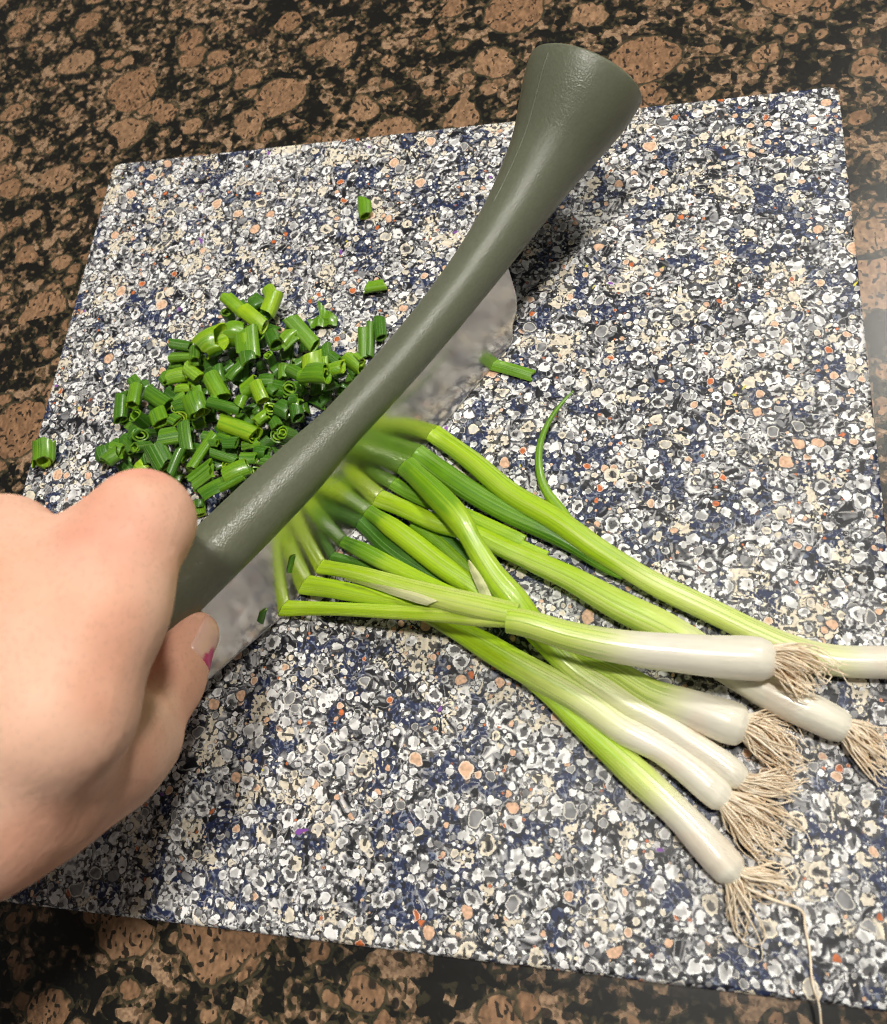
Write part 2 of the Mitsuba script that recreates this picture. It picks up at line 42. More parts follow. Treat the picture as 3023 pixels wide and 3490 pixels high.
PIECES = [["C",-49.0,8.9,2.1,-53.5,5.9,2.1,2.46,0.9248063767302098,""],["C",-32.4,36.7,1.6,-28.5,35.5,1.6,1.83,0.8847171785617777,""],["T",-103.6,5.3,1.4,-98.0,3.3,1.4,1.81,0.9955739663498459,""],["C",-94.4,-0.8,1.6,-95.3,-3.6,1.6,1.88,0.994415422551324,""],["V",-71.1,-6.8,3.6,-67.7,-9.3,3.6,2.36,0.9353566320871523,""],["S",-87.3,47.0,0.7,-89.1,44.3,0.7,2.76,0.8491201487257264,""],["T",-118.4,7.2,1.8,-115.1,3.1,1.8,2.38,0.9532413210641377,""],["S",-35.2,32.7,0.7,-34.7,27.4,0.7,2.62,0.8572884590503732,""],["C",-81.5,19.2,2.0,-85.7,18.4,2.0,2.44,0.8899920590948651,""],["S",-83.2,54.1,0.7,-84.1,48.9,0.7,2.67,0.8633006430336323,""],["V",-38.5,39.0,6.6,-32.8,35.4,6.6,2.92,0.9408638869482231,""],["T",-34.5,45.8,2.3,-32.7,40.1,2.3,3.01,0.9125663983346597,""],["S",-66.9,11.1,0.7,-65.9,7.7,0.7,2.84,0.8580096559250363,""],["S",-36.4,25.4,1.5,-30.7,22.4,1.5,1.72,0.9186979237464787,""],["S",-66.5,25.6,0.7,-66.0,22.7,0.7,2.58,0.9462429511956197,""],["C",-49.3,47.5,2.2,-48.2,42.4,2.2,2.67,0.9931016682929368,""],["S",-29.6,29.5,1.0,-32.5,27.3,1.0,2.14,0.970668746829449,""],["C",-48.0,3.5,2.4,-45.0,-0.3,2.4,2.81,0.9053550438285412,""],["S",-73.6,19.2,0.5,-78.5,18.5,0.5,2.0,0.9285132512744722,""],["T",-59.5,18.4,1.9,-54.1,15.6,1.9,2.47,0.84669787286099,""],["S",-78.2,52.4,0.8,-74.3,51.6,0.8,3.16,0.9172258987347603,""],["T",-65.6,36.6,1.9,-62.3,32.3,1.9,2.49,0.8780554255461874,""],["T",-35.4,35.0,9.1,-30.1,34.3,9.1,1.94,0.9220236317388693,""],["T",-76.5,24.1,2.7,-76.3,20.1,2.7,2.5,0.9302174621546642,""],["T",-57.1,40.2,1.6,-60.0,39.4,1.6,2.08,0.9866361804189301,""],["S",-64.8,43.8,0.6,-69.4,42.3,0.6,2.25,0.8762137383144023,""],["S",-69.2,-10.2,5.4,-73.9,-11.2,5.4,2.53,0.8881284326270884,""],["S",-80.9,32.0,0.7,-81.0,28.6,0.7,2.79,0.8793056291223988,""],["C",-55.5,30.9,2.4,-57.2,26.9,2.4,2.92,0.8425876423840507,""],["S",-43.9,19.2,0.5,-45.7,17.2,0.5,2.0,0.9592027495058035,""],["T",-67.0,69.0,2.3,-62.8,65.6,2.3,3.1,0.9272947659387342,""],["C",-65.0,-3.7,1.5,-62.8,-7.0,1.5,1.79,0.8874317758859213,""],["T",-76.9,48.2,1.5,-81.5,44.8,1.5,1.9,0.9512372428764049,""],["T",-67.0,65.3,5.9,-69.4,62.7,5.9,2.92,0.9461762248780323,""],["S",-87.1,-4.3,0.7,-81.9,-6.2,0.7,2.73,0.8507564695148527,""],["S",-99.0,26.9,0.5,-101.0,22.6,0.5,1.69,0.9320409132461001,""],["S",-113.7,37.8,0.6,-109.5,33.7,0.6,2.24,0.9449847571542241,""],["V",-87.7,23.2,3.3,-89.4,20.3,3.3,2.46,0.8752944997110923,""],["T",-75.7,39.8,2.2,-73.8,34.1,2.2,2.87,0.8447137564922581,""],["C",-53.7,49.1,5.5,-47.1,46.7,5.5,2.33,0.8738401426550927,""],["S",-33.3,33.4,9.1,-35.7,30.7,9.1,2.62,0.9093431198134987,""],["T",-54.3,21.2,4.2,-56.9,18.6,4.2,1.57,0.8698146786718458,""],["S",-100.5,30.8,0.5,-106.2,30.1,0.5,1.62,0.9152298501736481,""],["T",-78.0,31.0,1.3,-74.1,29.9,1.3,1.69,0.9790507511921613,""],["C",-62.4,58.1,1.7,-67.0,55.6,1.7,1.98,0.9171257482723691,""],["T",-46.2,15.3,2.0,-44.7,10.1,2.0,2.65,0.891886431325794,""],["C",-45.5,16.3,4.8,-50.6,15.2,4.8,1.94,0.9148859123724222,""],["T",-87.3,10.4,1.4,-89.2,8.1,1.4,1.85,0.8734030269866965,""],["T",-70.1,31.0,1.8,-71.6,28.4,1.8,2.42,0.9983368907419051,""],["T",-98.0,37.5,2.4,-95.4,35.0,2.4,3.21,0.8711195518724757,""],["T",-72.1,7.2,2.2,-71.7,4.2,2.2,2.92,0.8892177554233137,""],["S",-68.7,1.1,0.6,-65.7,-0.7,0.6,2.18,0.9647848925261556,""],["S",-110.3,28.9,0.8,-108.6,24.0,0.8,3.21,0.9466078129355746,""],["S",-96.4,31.5,0.8,-91.3,27.9,0.8,3.01,0.9816847814304006,""],["T",-112.3,8.6,2.3,-108.9,4.0,2.3,3.08,0.9446556984666812,""],["C",-40.0,22.7,2.2,-38.2,17.8,2.2,2.65,0.842994266424203,""],["S",-105.2,4.6,2.7,-105.3,1.1,2.7,1.83,0.882014722225331,""],["T",-75.2,-0.9,1.8,-80.4,-1.6,1.8,2.33,0.8600517086534634,""],["S",-107.8,20.9,0.6,-101.0,17.9,0.6,2.46,0.8673912675745103,""],["C",-25.1,30.7,2.4,-23.6,26.9,2.4,2.86,0.925216184226643,""],["T",-56.0,27.4,5.2,-60.0,26.2,5.2,1.83,0.971473115922399,""],["S",-85.4,26.7,5.2,-89.2,23.5,5.2,2.1,0.879718274848737,""],["S",-105.3,10.0,4.2,-108.9,9.1,4.2,2.33,0.9152233765877716,""],["V",-99.4,12.6,4.0,-93.8,11.0,4.0,1.88,0.9022550785806387,""],["S",-92.6,41.7,0.6,-91.1,36.7,0.6,2.34,0.9660183153337576,""],["S",-44.7,53.2,0.6,-42.2,50.8,0.6,2.48,0.9780684122557791,""],["C",-19.5,30.9,5.3,-22.5,30.8,5.3,1.81,0.8460466966073434,""],["V",-77.7,62.9,3.7,-73.1,61.2,3.7,2.35,0.9950507366692544,""],["T",-49.5,38.3,2.2,-52.6,35.4,2.2,2.95,0.9381647697942364,""],["T",-46.0,24.1,1.4,-48.3,21.3,1.4,1.83,0.8888927695720186,""],["C",-87.7,16.9,5.1,-91.2,16.0,5.1,2.23,0.8696699729259595,""],["V",-46.0,19.5,8.6,-47.4,15.5,8.6,2.54,0.9066958358654529,""],["V",-46.0,7.9,6.8,-41.3,7.1,6.8,2.86,0.890951407181455,""],["T",-57.8,60.9,4.7,-61.6,57.6,4.7,2.75,0.987853094993927,""],["S",-69.3,14.4,0.7,-71.3,12.4,0.7,2.93,0.9145597891511702,""],["C",-82.0,10.8,1.7,-80.7,5.5,1.7,2.01,0.8586955771560035,""],["S",-69.5,40.8,3.9,-73.3,36.9,3.9,1.77,0.9849170595392718,""],["S",-98.5,3.2,2.8,-93.3,2.9,2.8,2.47,0.9742686458671873,""],["V",-57.6,-3.1,6.2,-62.7,-3.9,6.2,2.4,0.8457683875746687,""],["S",-67.1,-2.7,5.2,-72.0,-5.3,5.2,1.48,0.9705047425702168,""],["S",-86.9,39.0,0.6,-83.3,37.0,0.6,2.05,0.9466410525242966,""],["T",-69.9,-5.9,6.7,-73.2,-6.9,6.7,2.59,0.9190136372575479,""],["S",-90.2,34.0,0.8,-89.2,31.0,0.8,3.08,0.8449760043792451,""],["C",-77.6,4.6,5.4,-72.8,2.7,5.4,2.36,0.885382791889886,""],["T",-96.0,15.0,1.7,-92.6,14.5,1.7,2.26,0.9206660875275173,""],["T",-52.4,2.2,5.6,-47.6,1.4,5.6,2.47,0.9814599172422331,""],["S",-63.7,48.7,1.7,-64.3,44.3,1.7,3.11,0.8882835994324317,""],["S",-42.7,25.5,4.1,-39.7,20.5,4.1,2.66,0.8996957002039785,""],["T",-82.0,42.2,2.9,-85.9,40.0,2.9,2.83,0.8819371643678436,""],["T",-25.6,29.4,5.5,-28.9,28.5,5.5,2.3,0.9842698630568151,""],["S",-52.2,13.3,0.5,-53.2,11.0,0.5,1.63,0.9553793329372815,""],["S",-49.5,-0.7,6.4,-44.0,-2.4,6.4,2.07,0.887848848106264,""],["S",-28.0,41.1,2.9,-29.8,37.6,2.9,1.71,0.8746245276253222,""],["C",-58.7,55.7,2.0,-53.8,53.6,2.0,2.4,0.9896552307287126,""],["T",-61.5,-8.4,1.6,-58.1,-10.4,1.6,2.08,0.9654847410336881,""],["S",-17.1,34.9,5.8,-18.8,30.7,5.8,1.58,0.9772466568104172,""],["T",-91.1,42.0,2.5,-96.1,42.2,2.5,2.15,0.8688230276577226,""],["C",-76.1,16.7,2.8,-80.2,16.0,2.8,2.38,0.8623164538218335,""],["S",-70.9,48.1,0.6,-73.4,45.6,0.6,2.23,0.9536006457863613,""],["T",-111.7,23.1,3.0,-109.4,17.5,3.0,2.38,0.8774407328765201,""],["S",-64.0,20.4,0.5,-64.6,17.8,0.5,1.71,0.9072097138097581,""],["T",-104.3,17.0,2.8,-107.9,13.8,2.8,2.42,0.8655380216985274,""],["C",-86.1,3.6,2.0,-86.7,-0.1,2.0,2.37,0.8924552914042003,""],["C",-44.9,2.3,4.9,-39.9,2.1,4.9,1.44,0.9665299945864047,""],["S",-55.0,8.4,3.7,-54.4,4.7,3.7,1.77,0.855007399765008,""],["C",-56.1,21.8,4.3,-60.4,19.1,4.3,1.6,0.8816766351826583,""],["C",-66.3,7.0,2.7,-69.0,3.0,2.7,1.91,0.8547329889187004,""],["T",-46.3,53.9,7.3,-47.1,49.1,7.3,1.88,0.9253557002185638,""],["S",-37.8,28.0,4.4,-41.3,25.8,4.4,2.35,0.9259119658618387,""],["T",-67.1,53.2,2.2,-69.1,49.3,2.2,1.75,0.8920446031180573,""],["S",-50.9,31.8,4.5,-57.2,31.9,4.5,2.52,0.9138590160906462,""],["S",-107.1,0.3,2.7,-103.2,-3.6,2.7,2.66,0.9889184904791842,""],["V",-52.9,-3.1,3.6,-49.8,-6.2,3.6,2.22,0.9221314817748818,""],["T",-110.5,28.2,3.2,-114.9,26.9,3.2,2.69,0.9048779308010517,""],["T",-104.5,34.5,2.0,-106.4,32.4,2.0,2.64,0.9519703232112355,""],["S",-94.1,47.0,3.9,-92.4,43.4,3.9,2.35,0.8658660813506869,""],["S",-82.7,13.9,3.3,-81.8,8.8,3.3,2.47,0.9756015897258308,""],["C",-92.9,48.3,5.7,-89.0,47.4,5.7,2.6,0.9874899135061415,""],["T",-98.9,7.7,4.5,-103.1,7.0,4.5,3.11,0.9179163730223279,""],["T",-64.2,49.6,3.4,-59.8,49.3,3.4,1.96,0.901261463957294,""],["T",-51.8,48.1,7.2,-54.8,46.8,7.2,1.74,0.9347201008976472,""],["S",-72.6,23.4,1.6,-66.7,21.8,1.6,2.38,0.9911892062687736,""],["T",-57.5,16.4,5.1,-60.5,13.3,5.1,2.88,0.8689069453414323,""],["V",-54.8,40.3,7.0,-50.8,38.9,7.0,1.89,0.8849752900673526,""],["S",-71.9,57.7,2.0,-74.1,53.4,2.0,3.08,0.8498868975288122,""],["S",-42.4,48.6,1.6,-41.9,45.3,1.6,2.46,0.9382666560134413,""],["S",-58.0,8.3,0.6,-61.1,5.8,0.6,2.1,0.930632535503656,""],["T",-104.9,30.4,5.3,-106.0,25.9,5.3,2.96,0.9725470671194777,""],["C",-37.3,36.9,9.5,-40.6,34.3,9.5,2.27,0.9609222577396063,""],["S",-51.6,30.5,4.5,-46.7,29.5,4.5,1.83,0.9062949517477576,""],["T",-83.2,3.9,4.9,-79.6,1.6,4.9,2.98,0.8966841337264865,""],["T",-56.4,-3.5,8.4,-52.2,-7.7,8.4,2.06,0.9441649620822135,""],["C",-51.3,25.6,4.3,-49.5,22.5,4.3,2.51,0.9234082585823744,""],["S",-66.5,4.6,4.0,-60.2,2.3,4.0,2.17,0.9817625575882489,""],["V",-83.6,47.1,8.1,-80.6,41.4,8.1,1.9,0.9540364610346106,""],["T",-48.4,27.8,6.2,-42.8,26.0,6.2,2.98,0.95,""],["V",-39.9,26.0,9.7,-38.9,24.3,9.7,2.75,0.95,""],["T",-44.2,17.4,11.2,-39.3,14.9,11.2,3.05,0.95,""],["V",-39.3,24.1,12.8,-38.7,22.9,12.8,2.77,0.9,""],["C",-38.3,17.1,12.6,-34.5,16.9,12.6,2.2,0.8,""],["V",-39.2,7.3,10.6,-38.8,6.1,10.6,2.66,0.95,""],["T",-45.6,12.8,9.7,-43.2,9.3,9.7,2.52,0.95,""],["T",-36.5,16.0,13.4,-35.0,11.4,13.4,2.47,0.95,""],["T",-38.8,18.2,13.8,-36.0,18.4,13.8,2.13,0.92,""],["T",-100.9,25.6,2.9,-93.0,23.6,2.9,3.01,0.95,""],["V",-101.9,17.2,6.3,-101.7,16.4,6.3,3.19,1.0,"R1"],["V",-97.4,9.3,8.1,-97.2,8.5,8.1,2.73,1.0,"R2"],["T",-100.8,7.8,10.4,-97.8,10.5,10.4,2.33,1.0,""],["T",-104.2,6.7,7.2,-100.1,3.1,7.2,2.35,0.95,""],["T",-114.3,4.3,5.2,-111.8,-0.6,5.2,3.2,0.98,""],["T",-108.3,3.2,9.0,-103.6,2.3,9.0,2.43,0.85,"L5"],["V",-97.1,4.6,8.1,-96.5,3.8,8.1,2.58,0.9,""],["T",-93.8,0.3,5.3,-90.2,2.2,5.3,3.47,0.98,""],["T",-93.7,0.9,8.2,-91.1,-3.8,8.2,2.67,1.0,""],["T",-88.0,20.8,6.4,-81.8,21.8,6.4,2.34,0.9,""],["T",-74.3,9.0,5.2,-68.6,8.1,5.2,2.26,0.9,""],["T",-67.7,8.0,7.0,-61.1,5.5,7.0,2.04,0.9,""],["T",-64.1,4.9,8.5,-58.7,4.7,8.5,2.22,1.0,""],["T",-57.4,6.2,5.4,-52.2,6.9,5.4,2.75,0.85,""],["T",-67.5,-3.2,6.1,-63.4,-0.9,6.1,2.21,1.0,""],["T",-81.7,5.7,7.6,-78.7,2.5,7.6,2.27,1.0,""],["T",-89.2,5.5,8.2,-87.7,2.3,8.2,2.67,1.0,""],["T",-79.3,33.8,5.2,-74.2,32.7,5.2,2.35,0.95,""],["T",-79.2,38.2,5.5,-74.6,39.7,5.5,2.76,1.0,""],["T",-65.7,39.7,4.7,-61.8,37.8,4.7,2.33,0.95,""],["T",-73.0,35.4,7.6,-71.2,30.4,7.6,2.73,0.95,""],["T",-86.7,32.4,3.0,-82.2,30.5,3.0,2.38,0.8,""],["T",-79.9,25.0,8.3,-81.3,20.6,8.3,2.31,0.9,""],["T",-56.3,25.0,7.0,-52.8,22.8,7.0,2.24,0.95,""],["T",-64.4,33.9,4.6,-61.3,30.0,4.6,2.11,0.95,""],["T",-78.8,56.3,2.8,-79.9,53.7,2.8,2.04,0.8,""],["V",-59.4,49.2,6.6,-58.8,48.3,6.6,3.12,0.9,"R3"],["T",-89.8,29.6,5.1,-84.1,29.8,5.1,1.79,0.7,""],["T",-42.8,32.8,9.7,-37.0,29.4,9.7,2.58,0.9,""],["V",-43.6,39.8,2.7,-43.1,39.0,2.7,2.29,0.95,""],["T",-52.7,49.0,8.9,-49.4,43.0,8.9,2.87,0.95,""],["T",-30.6,41.0,5.3,-26.3,37.5,5.3,2.23,0.92,""],["T",-21.0,35.4,7.1,-18.2,31.3,7.1,2.18,0.95,""],["T",-27.6,33.4,4.1,-24.9,35.3,4.1,2.21,1.0,""],["T",-31.9,23.2,3.2,-29.9,25.2,3.2,2.2,0.95,""],["T",-50.8,26.4,8.1,-47.5,24.7,8.1,1.85,0.95,""],["T",-74.2,66.0,8.3,-66.9,59.8,8.3,2.5,0.72,"T1"],["S",-65.1,63.1,7.1,-61.9,65.6,7.1,2.76,0.88,""],["T",-64.9,58.5,10.4,-55.3,51.0,10.4,3.05,0.66,"T2"],["T",-54.5,66.7,7.9,-56.7,58.6,7.9,3.37,0.64,"T3"],["C",-60.9,73.7,2.4,-58.2,69.9,2.4,2.86,0.66,""],["T",-71.1,49.9,7.6,-64.3,50.2,7.6,5.05,0.76,"RING"],["T",-94.2,47.0,7.7,-86.1,46.1,7.7,1.94,0.92,"L1"],["T",-94.7,43.1,5.2,-86.7,43.6,5.2,2.23,0.8,"L2"],["C",-82.1,44.1,10.0,-80.3,37.3,10.0,2.37,0.82,""],["T",-78.1,41.2,13.2,-69.6,44.9,13.2,4.94,0.75,"BIG"],["T",-93.4,33.6,6.2,-86.9,35.0,6.2,3.2,0.7,"L3"],["T",-85.2,36.2,8.6,-79.1,31.8,8.6,2.44,0.7,"L4"],["T",-60.7,47.5,12.4,-58.4,38.1,12.4,4.56,0.8,"BIG2"],["S",-58.8,38.5,13.4,-57.4,34.0,13.4,3.38,0.85,""],["T",-63.9,36.4,7.3,-62.6,29.4,7.3,2.95,0.92,""],["T",-72.8,30.4,10.3,-66.9,22.0,10.3,3.54,0.8,"M1"],["T",-78.6,27.0,9.4,-76.7,21.8,9.4,1.86,0.8,""],["T",-69.4,22.8,11.6,-68.5,18.0,11.6,1.8,0.82,"W1"],["T",-64.7,28.2,12.7,-60.2,33.8,12.7,1.83,0.95,""],["C",-59.5,24.4,9.5,-53.6,28.2,9.5,3.17,0.72,"TENT"],["T",-53.8,26.6,11.6,-50.0,19.7,11.6,2.65,0.7,"M2"],["T",-111.3,26.7,6.2,-109.6,16.5,6.2,2.68,0.85,"P1"],["T",-105.0,29.6,8.1,-103.7,20.9,8.1,2.74,0.8,"P2"],["T",-99.5,27.0,6.8,-90.6,21.7,6.8,2.85,0.9,"P3"],["T",-94.0,19.0,7.9,-90.3,13.2,7.9,3.2,0.85,""],["V",-84.0,17.4,6.0,-83.6,16.3,6.0,3.09,0.76,"SW"],["T",-86.9,15.1,9.0,-83.3,13.4,9.0,2.33,0.85,""],["T",-77.5,22.1,11.6,-73.7,15.1,11.6,4.04,0.9,"CYL"],["T",-70.1,19.0,11.9,-57.9,16.0,11.9,1.95,0.93,"GREY"],["T",-66.5,13.0,8.3,-52.2,7.7,8.3,3.23,0.68,"BRIGHT"],["T",-51.8,11.6,10.7,-48.0,15.0,10.7,2.25,0.66,"B2"],["T",-57.8,20.8,12.3,-58.8,17.6,12.3,2.25,0.85,""],["T",-87.8,5.8,10.8,-80.7,7.6,10.8,3.59,0.84,"M3"],["S",-79.7,12.1,11.4,-75.9,1.0,11.4,2.52,0.9,"STRIP"],["T",-68.5,8.7,8.3,-73.5,-5.6,8.3,1.93,0.82,"LONG"],["T",-67.2,0.3,9.2,-57.4,-2.5,9.2,1.67,0.9,"W2"],["T",-69.4,4.8,9.2,-65.8,4.4,9.2,1.5,0.9,""],["T",-88.2,1.9,11.3,-82.6,-5.9,11.3,4.25,0.86,"BIG3"],["T",-76.9,0.2,13.0,-79.6,-8.9,13.0,1.92,0.9,""],["T",-108.2,-2.7,10.7,-103.6,1.2,10.7,2.76,0.84,"K1"],["S",-96.3,-3.1,8.8,-92.5,-5.8,8.8,2.69,0.7,"PALE"],["T",-73.0,-10.8,9.5,-65.3,-5.6,9.5,3.48,0.9,"OLIVE"],["T",-59.6,-9.3,10.5,-51.9,-5.0,10.5,3.38,0.74,"B3"],["T",-56.6,-1.0,7.6,-51.0,-0.7,7.6,2.24,0.84,""],["F",-67.5,-16.0,10.7,-58.1,-10.9,10.7,2.62,0.95,"WET"],["T",-60.5,-13.9,11.5,-52.5,-9.2,11.5,1.5,0.82,""],["T",-73.4,-14.6,1.7,-71.5,-20.1,1.7,2.26,0.7,"NK"],["T",-71.9,-14.9,3.8,-71.3,-17.8,3.8,1.44,0.95,""],["T",-44.9,53.1,9.2,-34.7,42.5,9.2,2.95,0.82,"SOLO"],["T",-46.1,43.1,11.2,-43.4,47.9,11.2,2.83,0.78,"M4"],["T",-45.7,40.8,11.8,-41.1,45.0,11.8,1.58,0.82,"W3"],["T",-34.3,37.6,11.1,-33.3,30.4,11.1,3.58,0.66,"GLOSS"],["T",-29.7,36.9,9.6,-29.0,30.3,9.6,1.53,0.66,""],["T",-22.0,37.5,9.0,-16.0,32.8,9.0,2.82,0.7,"M5"],["C",-18.5,36.8,10.5,-15.6,33.9,10.5,1.98,0.74,""],["T",-47.8,37.8,5.1,-46.9,32.0,5.1,2.12,0.8,"SQ"],["C",-36.2,27.8,13.1,-31.7,25.2,13.1,2.59,0.78,""],["T",-33.9,27.9,14.9,-25.4,26.7,14.9,3.71,0.8,"STRIPES"],["T",-27.7,31.0,10.7,-21.9,32.3,10.7,2.8,0.7,"B4"],["T",-19.6,53.2,1.5,-18.7,41.9,1.5,1.89,0.84,"R_A"],["T",-17.3,55.8,1.2,-16.4,42.3,1.2,1.58,0.88,"R_B"],["T",-14.3,57.8,1.8,-12.1,48.4,1.8,2.34,0.86,"R_C"],["T",-26.9,113.5,2.2,-25.5,105.7,2.2,2.91,0.76,"LONE1"],["T",-21.0,72.1,1.8,-13.9,72.9,1.8,2.38,0.74,"LONE2"],["T",-142.6,8.7,3.7,-140.5,0.8,3.7,5.01,0.86,"LONE3"],["S",29.3,37.0,0.6,43.8,31.8,0.6,2.45,0.74,"LONE4"]]
KC = [[-85.1,49.7,19.8],[-79.2,47.8,19.1],[-71.2,45.8,16.93],[-60.9,41.9,13.74],[-46.2,38.7,11.07],[-31.7,35.3,9.37],[-11.1,33.5,8.14],[9.9,32.5,7.55],[48.7,33.1,7.22],[71.2,34.4,8.83],[92.3,36.4,9.38],[115.7,39.6,9.5]]
SKIN = {"E":[[[28.9,-39.7,15.5],[29.8,-43.0,15.5],[31.6,-46.9,15.0],[32.9,-49.8,14.0]],[[29.6,-39.9,16.4],[32.3,-43.1,16.8],[34.9,-46.8,16.5],[37.0,-50.9,15.5]]],"A":[[[-11.1,-45.4,11.5],[-0.2,-48.7,13.5],[10.4,-52.5,16.5],[18.4,-55.0,19.0]],[[-9.6,-45.4,13.8],[1.9,-48.0,16.0],[13.1,-50.6,18.5],[22.2,-54.2,21.5]]]}
HJ = {"imcp":[-31.4,-78.7,98.0,11.04],"ipip":[-31.0,-56.5,93.0,11.19],"mmcp":[-53.3,-87.0,100.0,13.08],"mpip":[-63.9,-64.7,95.0,12.59],"web":[-43.5,-66.4,97.0,9.94],"rmcp":[-78.6,-95.2,98.0,14.72],"rpip":[-92.1,-74.6,92.0,14.12],"pmcp":[-105.0,-106.6,92.0,14.47],"ppip":[-116.0,-87.8,88.0,13.67],"wa":[-57.3,-115.2,88.0,17.74],"wb":[-77.4,-104.8,90.0,20.08],"fa":[-108.9,-157.3,90.0,24.58],"fb":[-133.9,-149.7,92.0,31.78],"icar":[-38.3,-100.5,98.0,12.25],"cmc":[-51.2,-112.0,80.0,14.36],"then":[-47.5,-104.7,64.0,14.01],"tmcp":[-48.3,-100.7,51.0,9.34],"tip0":[-49.3,-84.7,39.0,7.88],"ttip":[-48.4,-69.3,32.0,7.51],"id1":[-52.6,-48.2,62.0,10.57],"id2":[-69.1,-45.8,40.0,9.84],"id3":[-78.2,-47.7,24.0,8.78],"md1":[-91.4,-58.3,62.0,11.78],"md2":[-107.8,-58.5,42.0,10.87],"md3":[-114.8,-62.7,28.0,9.61],"rd1":[-122.9,-70.6,60.0,12.37],"rd2":[-137.1,-74.8,42.0,11.15],"rd3":[-145.6,-79.1,28.0,9.82],"pd1":[-147.1,-86.7,58.0,11.69],"pd2":[-160.3,-92.4,42.0,10.57],"pd3":[-168.8,-96.2,30.0,9.45]}
FLAKE = [[-40.0,67.5,1.5],[-36.0,63.2,1.5],[-31.2,59.7,1.5],[-30.9,56.0,1.5],[-36.3,55.9,1.5],[-41.0,55.2,1.5],[-42.4,58.4,1.5],[-37.7,59.9,1.5]]


# ------------------------------------------------------------------ helpers
def add(key, mesh, bsdf, smooth=False, uv=None, label=None, cat=None, group=None, kind=None, **more):
    scene[key] = mikit.ply(mesh, bsdf, smooth, uv=uv, **more)
    tag(key, label, cat, group, kind)


def short(t, n=16):
    w = t.split()
    return ' '.join(w[:n]) if len(w) > n else t


def tag(key, label=None, cat=None, group=None, kind=None):
    d = {k: v for k, v in (('label', label), ('category', cat), ('group', group), ('kind', kind)) if v}
    if d:
        labels[key] = d


def unit(v):
    v = np.asarray(v, float)
    return v / np.maximum(np.linalg.norm(v, axis=-1, keepdims=True), 1e-12)


def grid_faces(n, m, wrap=False):
    """quads of an n x m grid of points (row-major); wrap joins the last column to the first"""
    i, j = np.meshgrid(np.arange(n - 1), np.arange(m if wrap else m - 1), indexing='ij')
    a, b = i * m + j, i * m + (j + 1) % m
    return np.stack([a, b, b + m, a + m], -1).reshape(-1, 4)


class Mesh:
    def __init__(self):
        self.v, self.f, self.uv, self.n = [], [], [], 0

    def put(self, v, f, uv=None):
        v = np.asarray(v, float).reshape(-1, 3)
        f = np.asarray(f, int)
        if f.shape[1] == 4:
            f = np.vstack([f[:, [0, 1, 2]], f[:, [0, 2, 3]]])
        self.v.append(v)
        self.f.append(f + self.n)
        self.uv.append(np.zeros((len(v), 2)) if uv is None else np.asarray(uv).reshape(-1, 2))
        self.n += len(v)

    def get(self):
        return (np.vstack(self.v), np.vstack(self.f)), np.vstack(self.uv)


# ------------------------------------------------------------------ materials
def chips(x, y, k, lo, hi, seed, rough=0.35, prob=1.0):
    """irregular rounded chips, one per cell: (inside 0..1, edge distance, random numbers)"""
    X, Y = x * k + seed * 13.7, y * k + seed * 5.3
    wx = noise(X * 1.7, Y * 1.7, seed) - 0.5 + 0.5 * (noise(X * 4.1, Y * 4.1, seed + 1.0) - 0.5)
    wy = noise(X * 1.7, Y * 1.7, seed + 5.0) - 0.5 + 0.5 * (noise(X * 4.1, Y * 4.1, seed + 6.0) - 0.5)
    d1, d2, w = voronoi(X + rough * wx, Y + rough * wy)
    r1 = dr.abs(w * 17.31 - dr.floor(w * 17.31))
    r2 = dr.abs(w * 91.7 - dr.floor(w * 91.7))
    rad = dr.minimum(lo + (hi - lo) * r1, 9.0)
    e = dr.minimum(rad - d1, 0.55 * (d2 - d1))
    e = dr.select(r2 < prob, e, -1.0)
    return e, w, r1


def frac(v):
    return v - dr.floor(v)


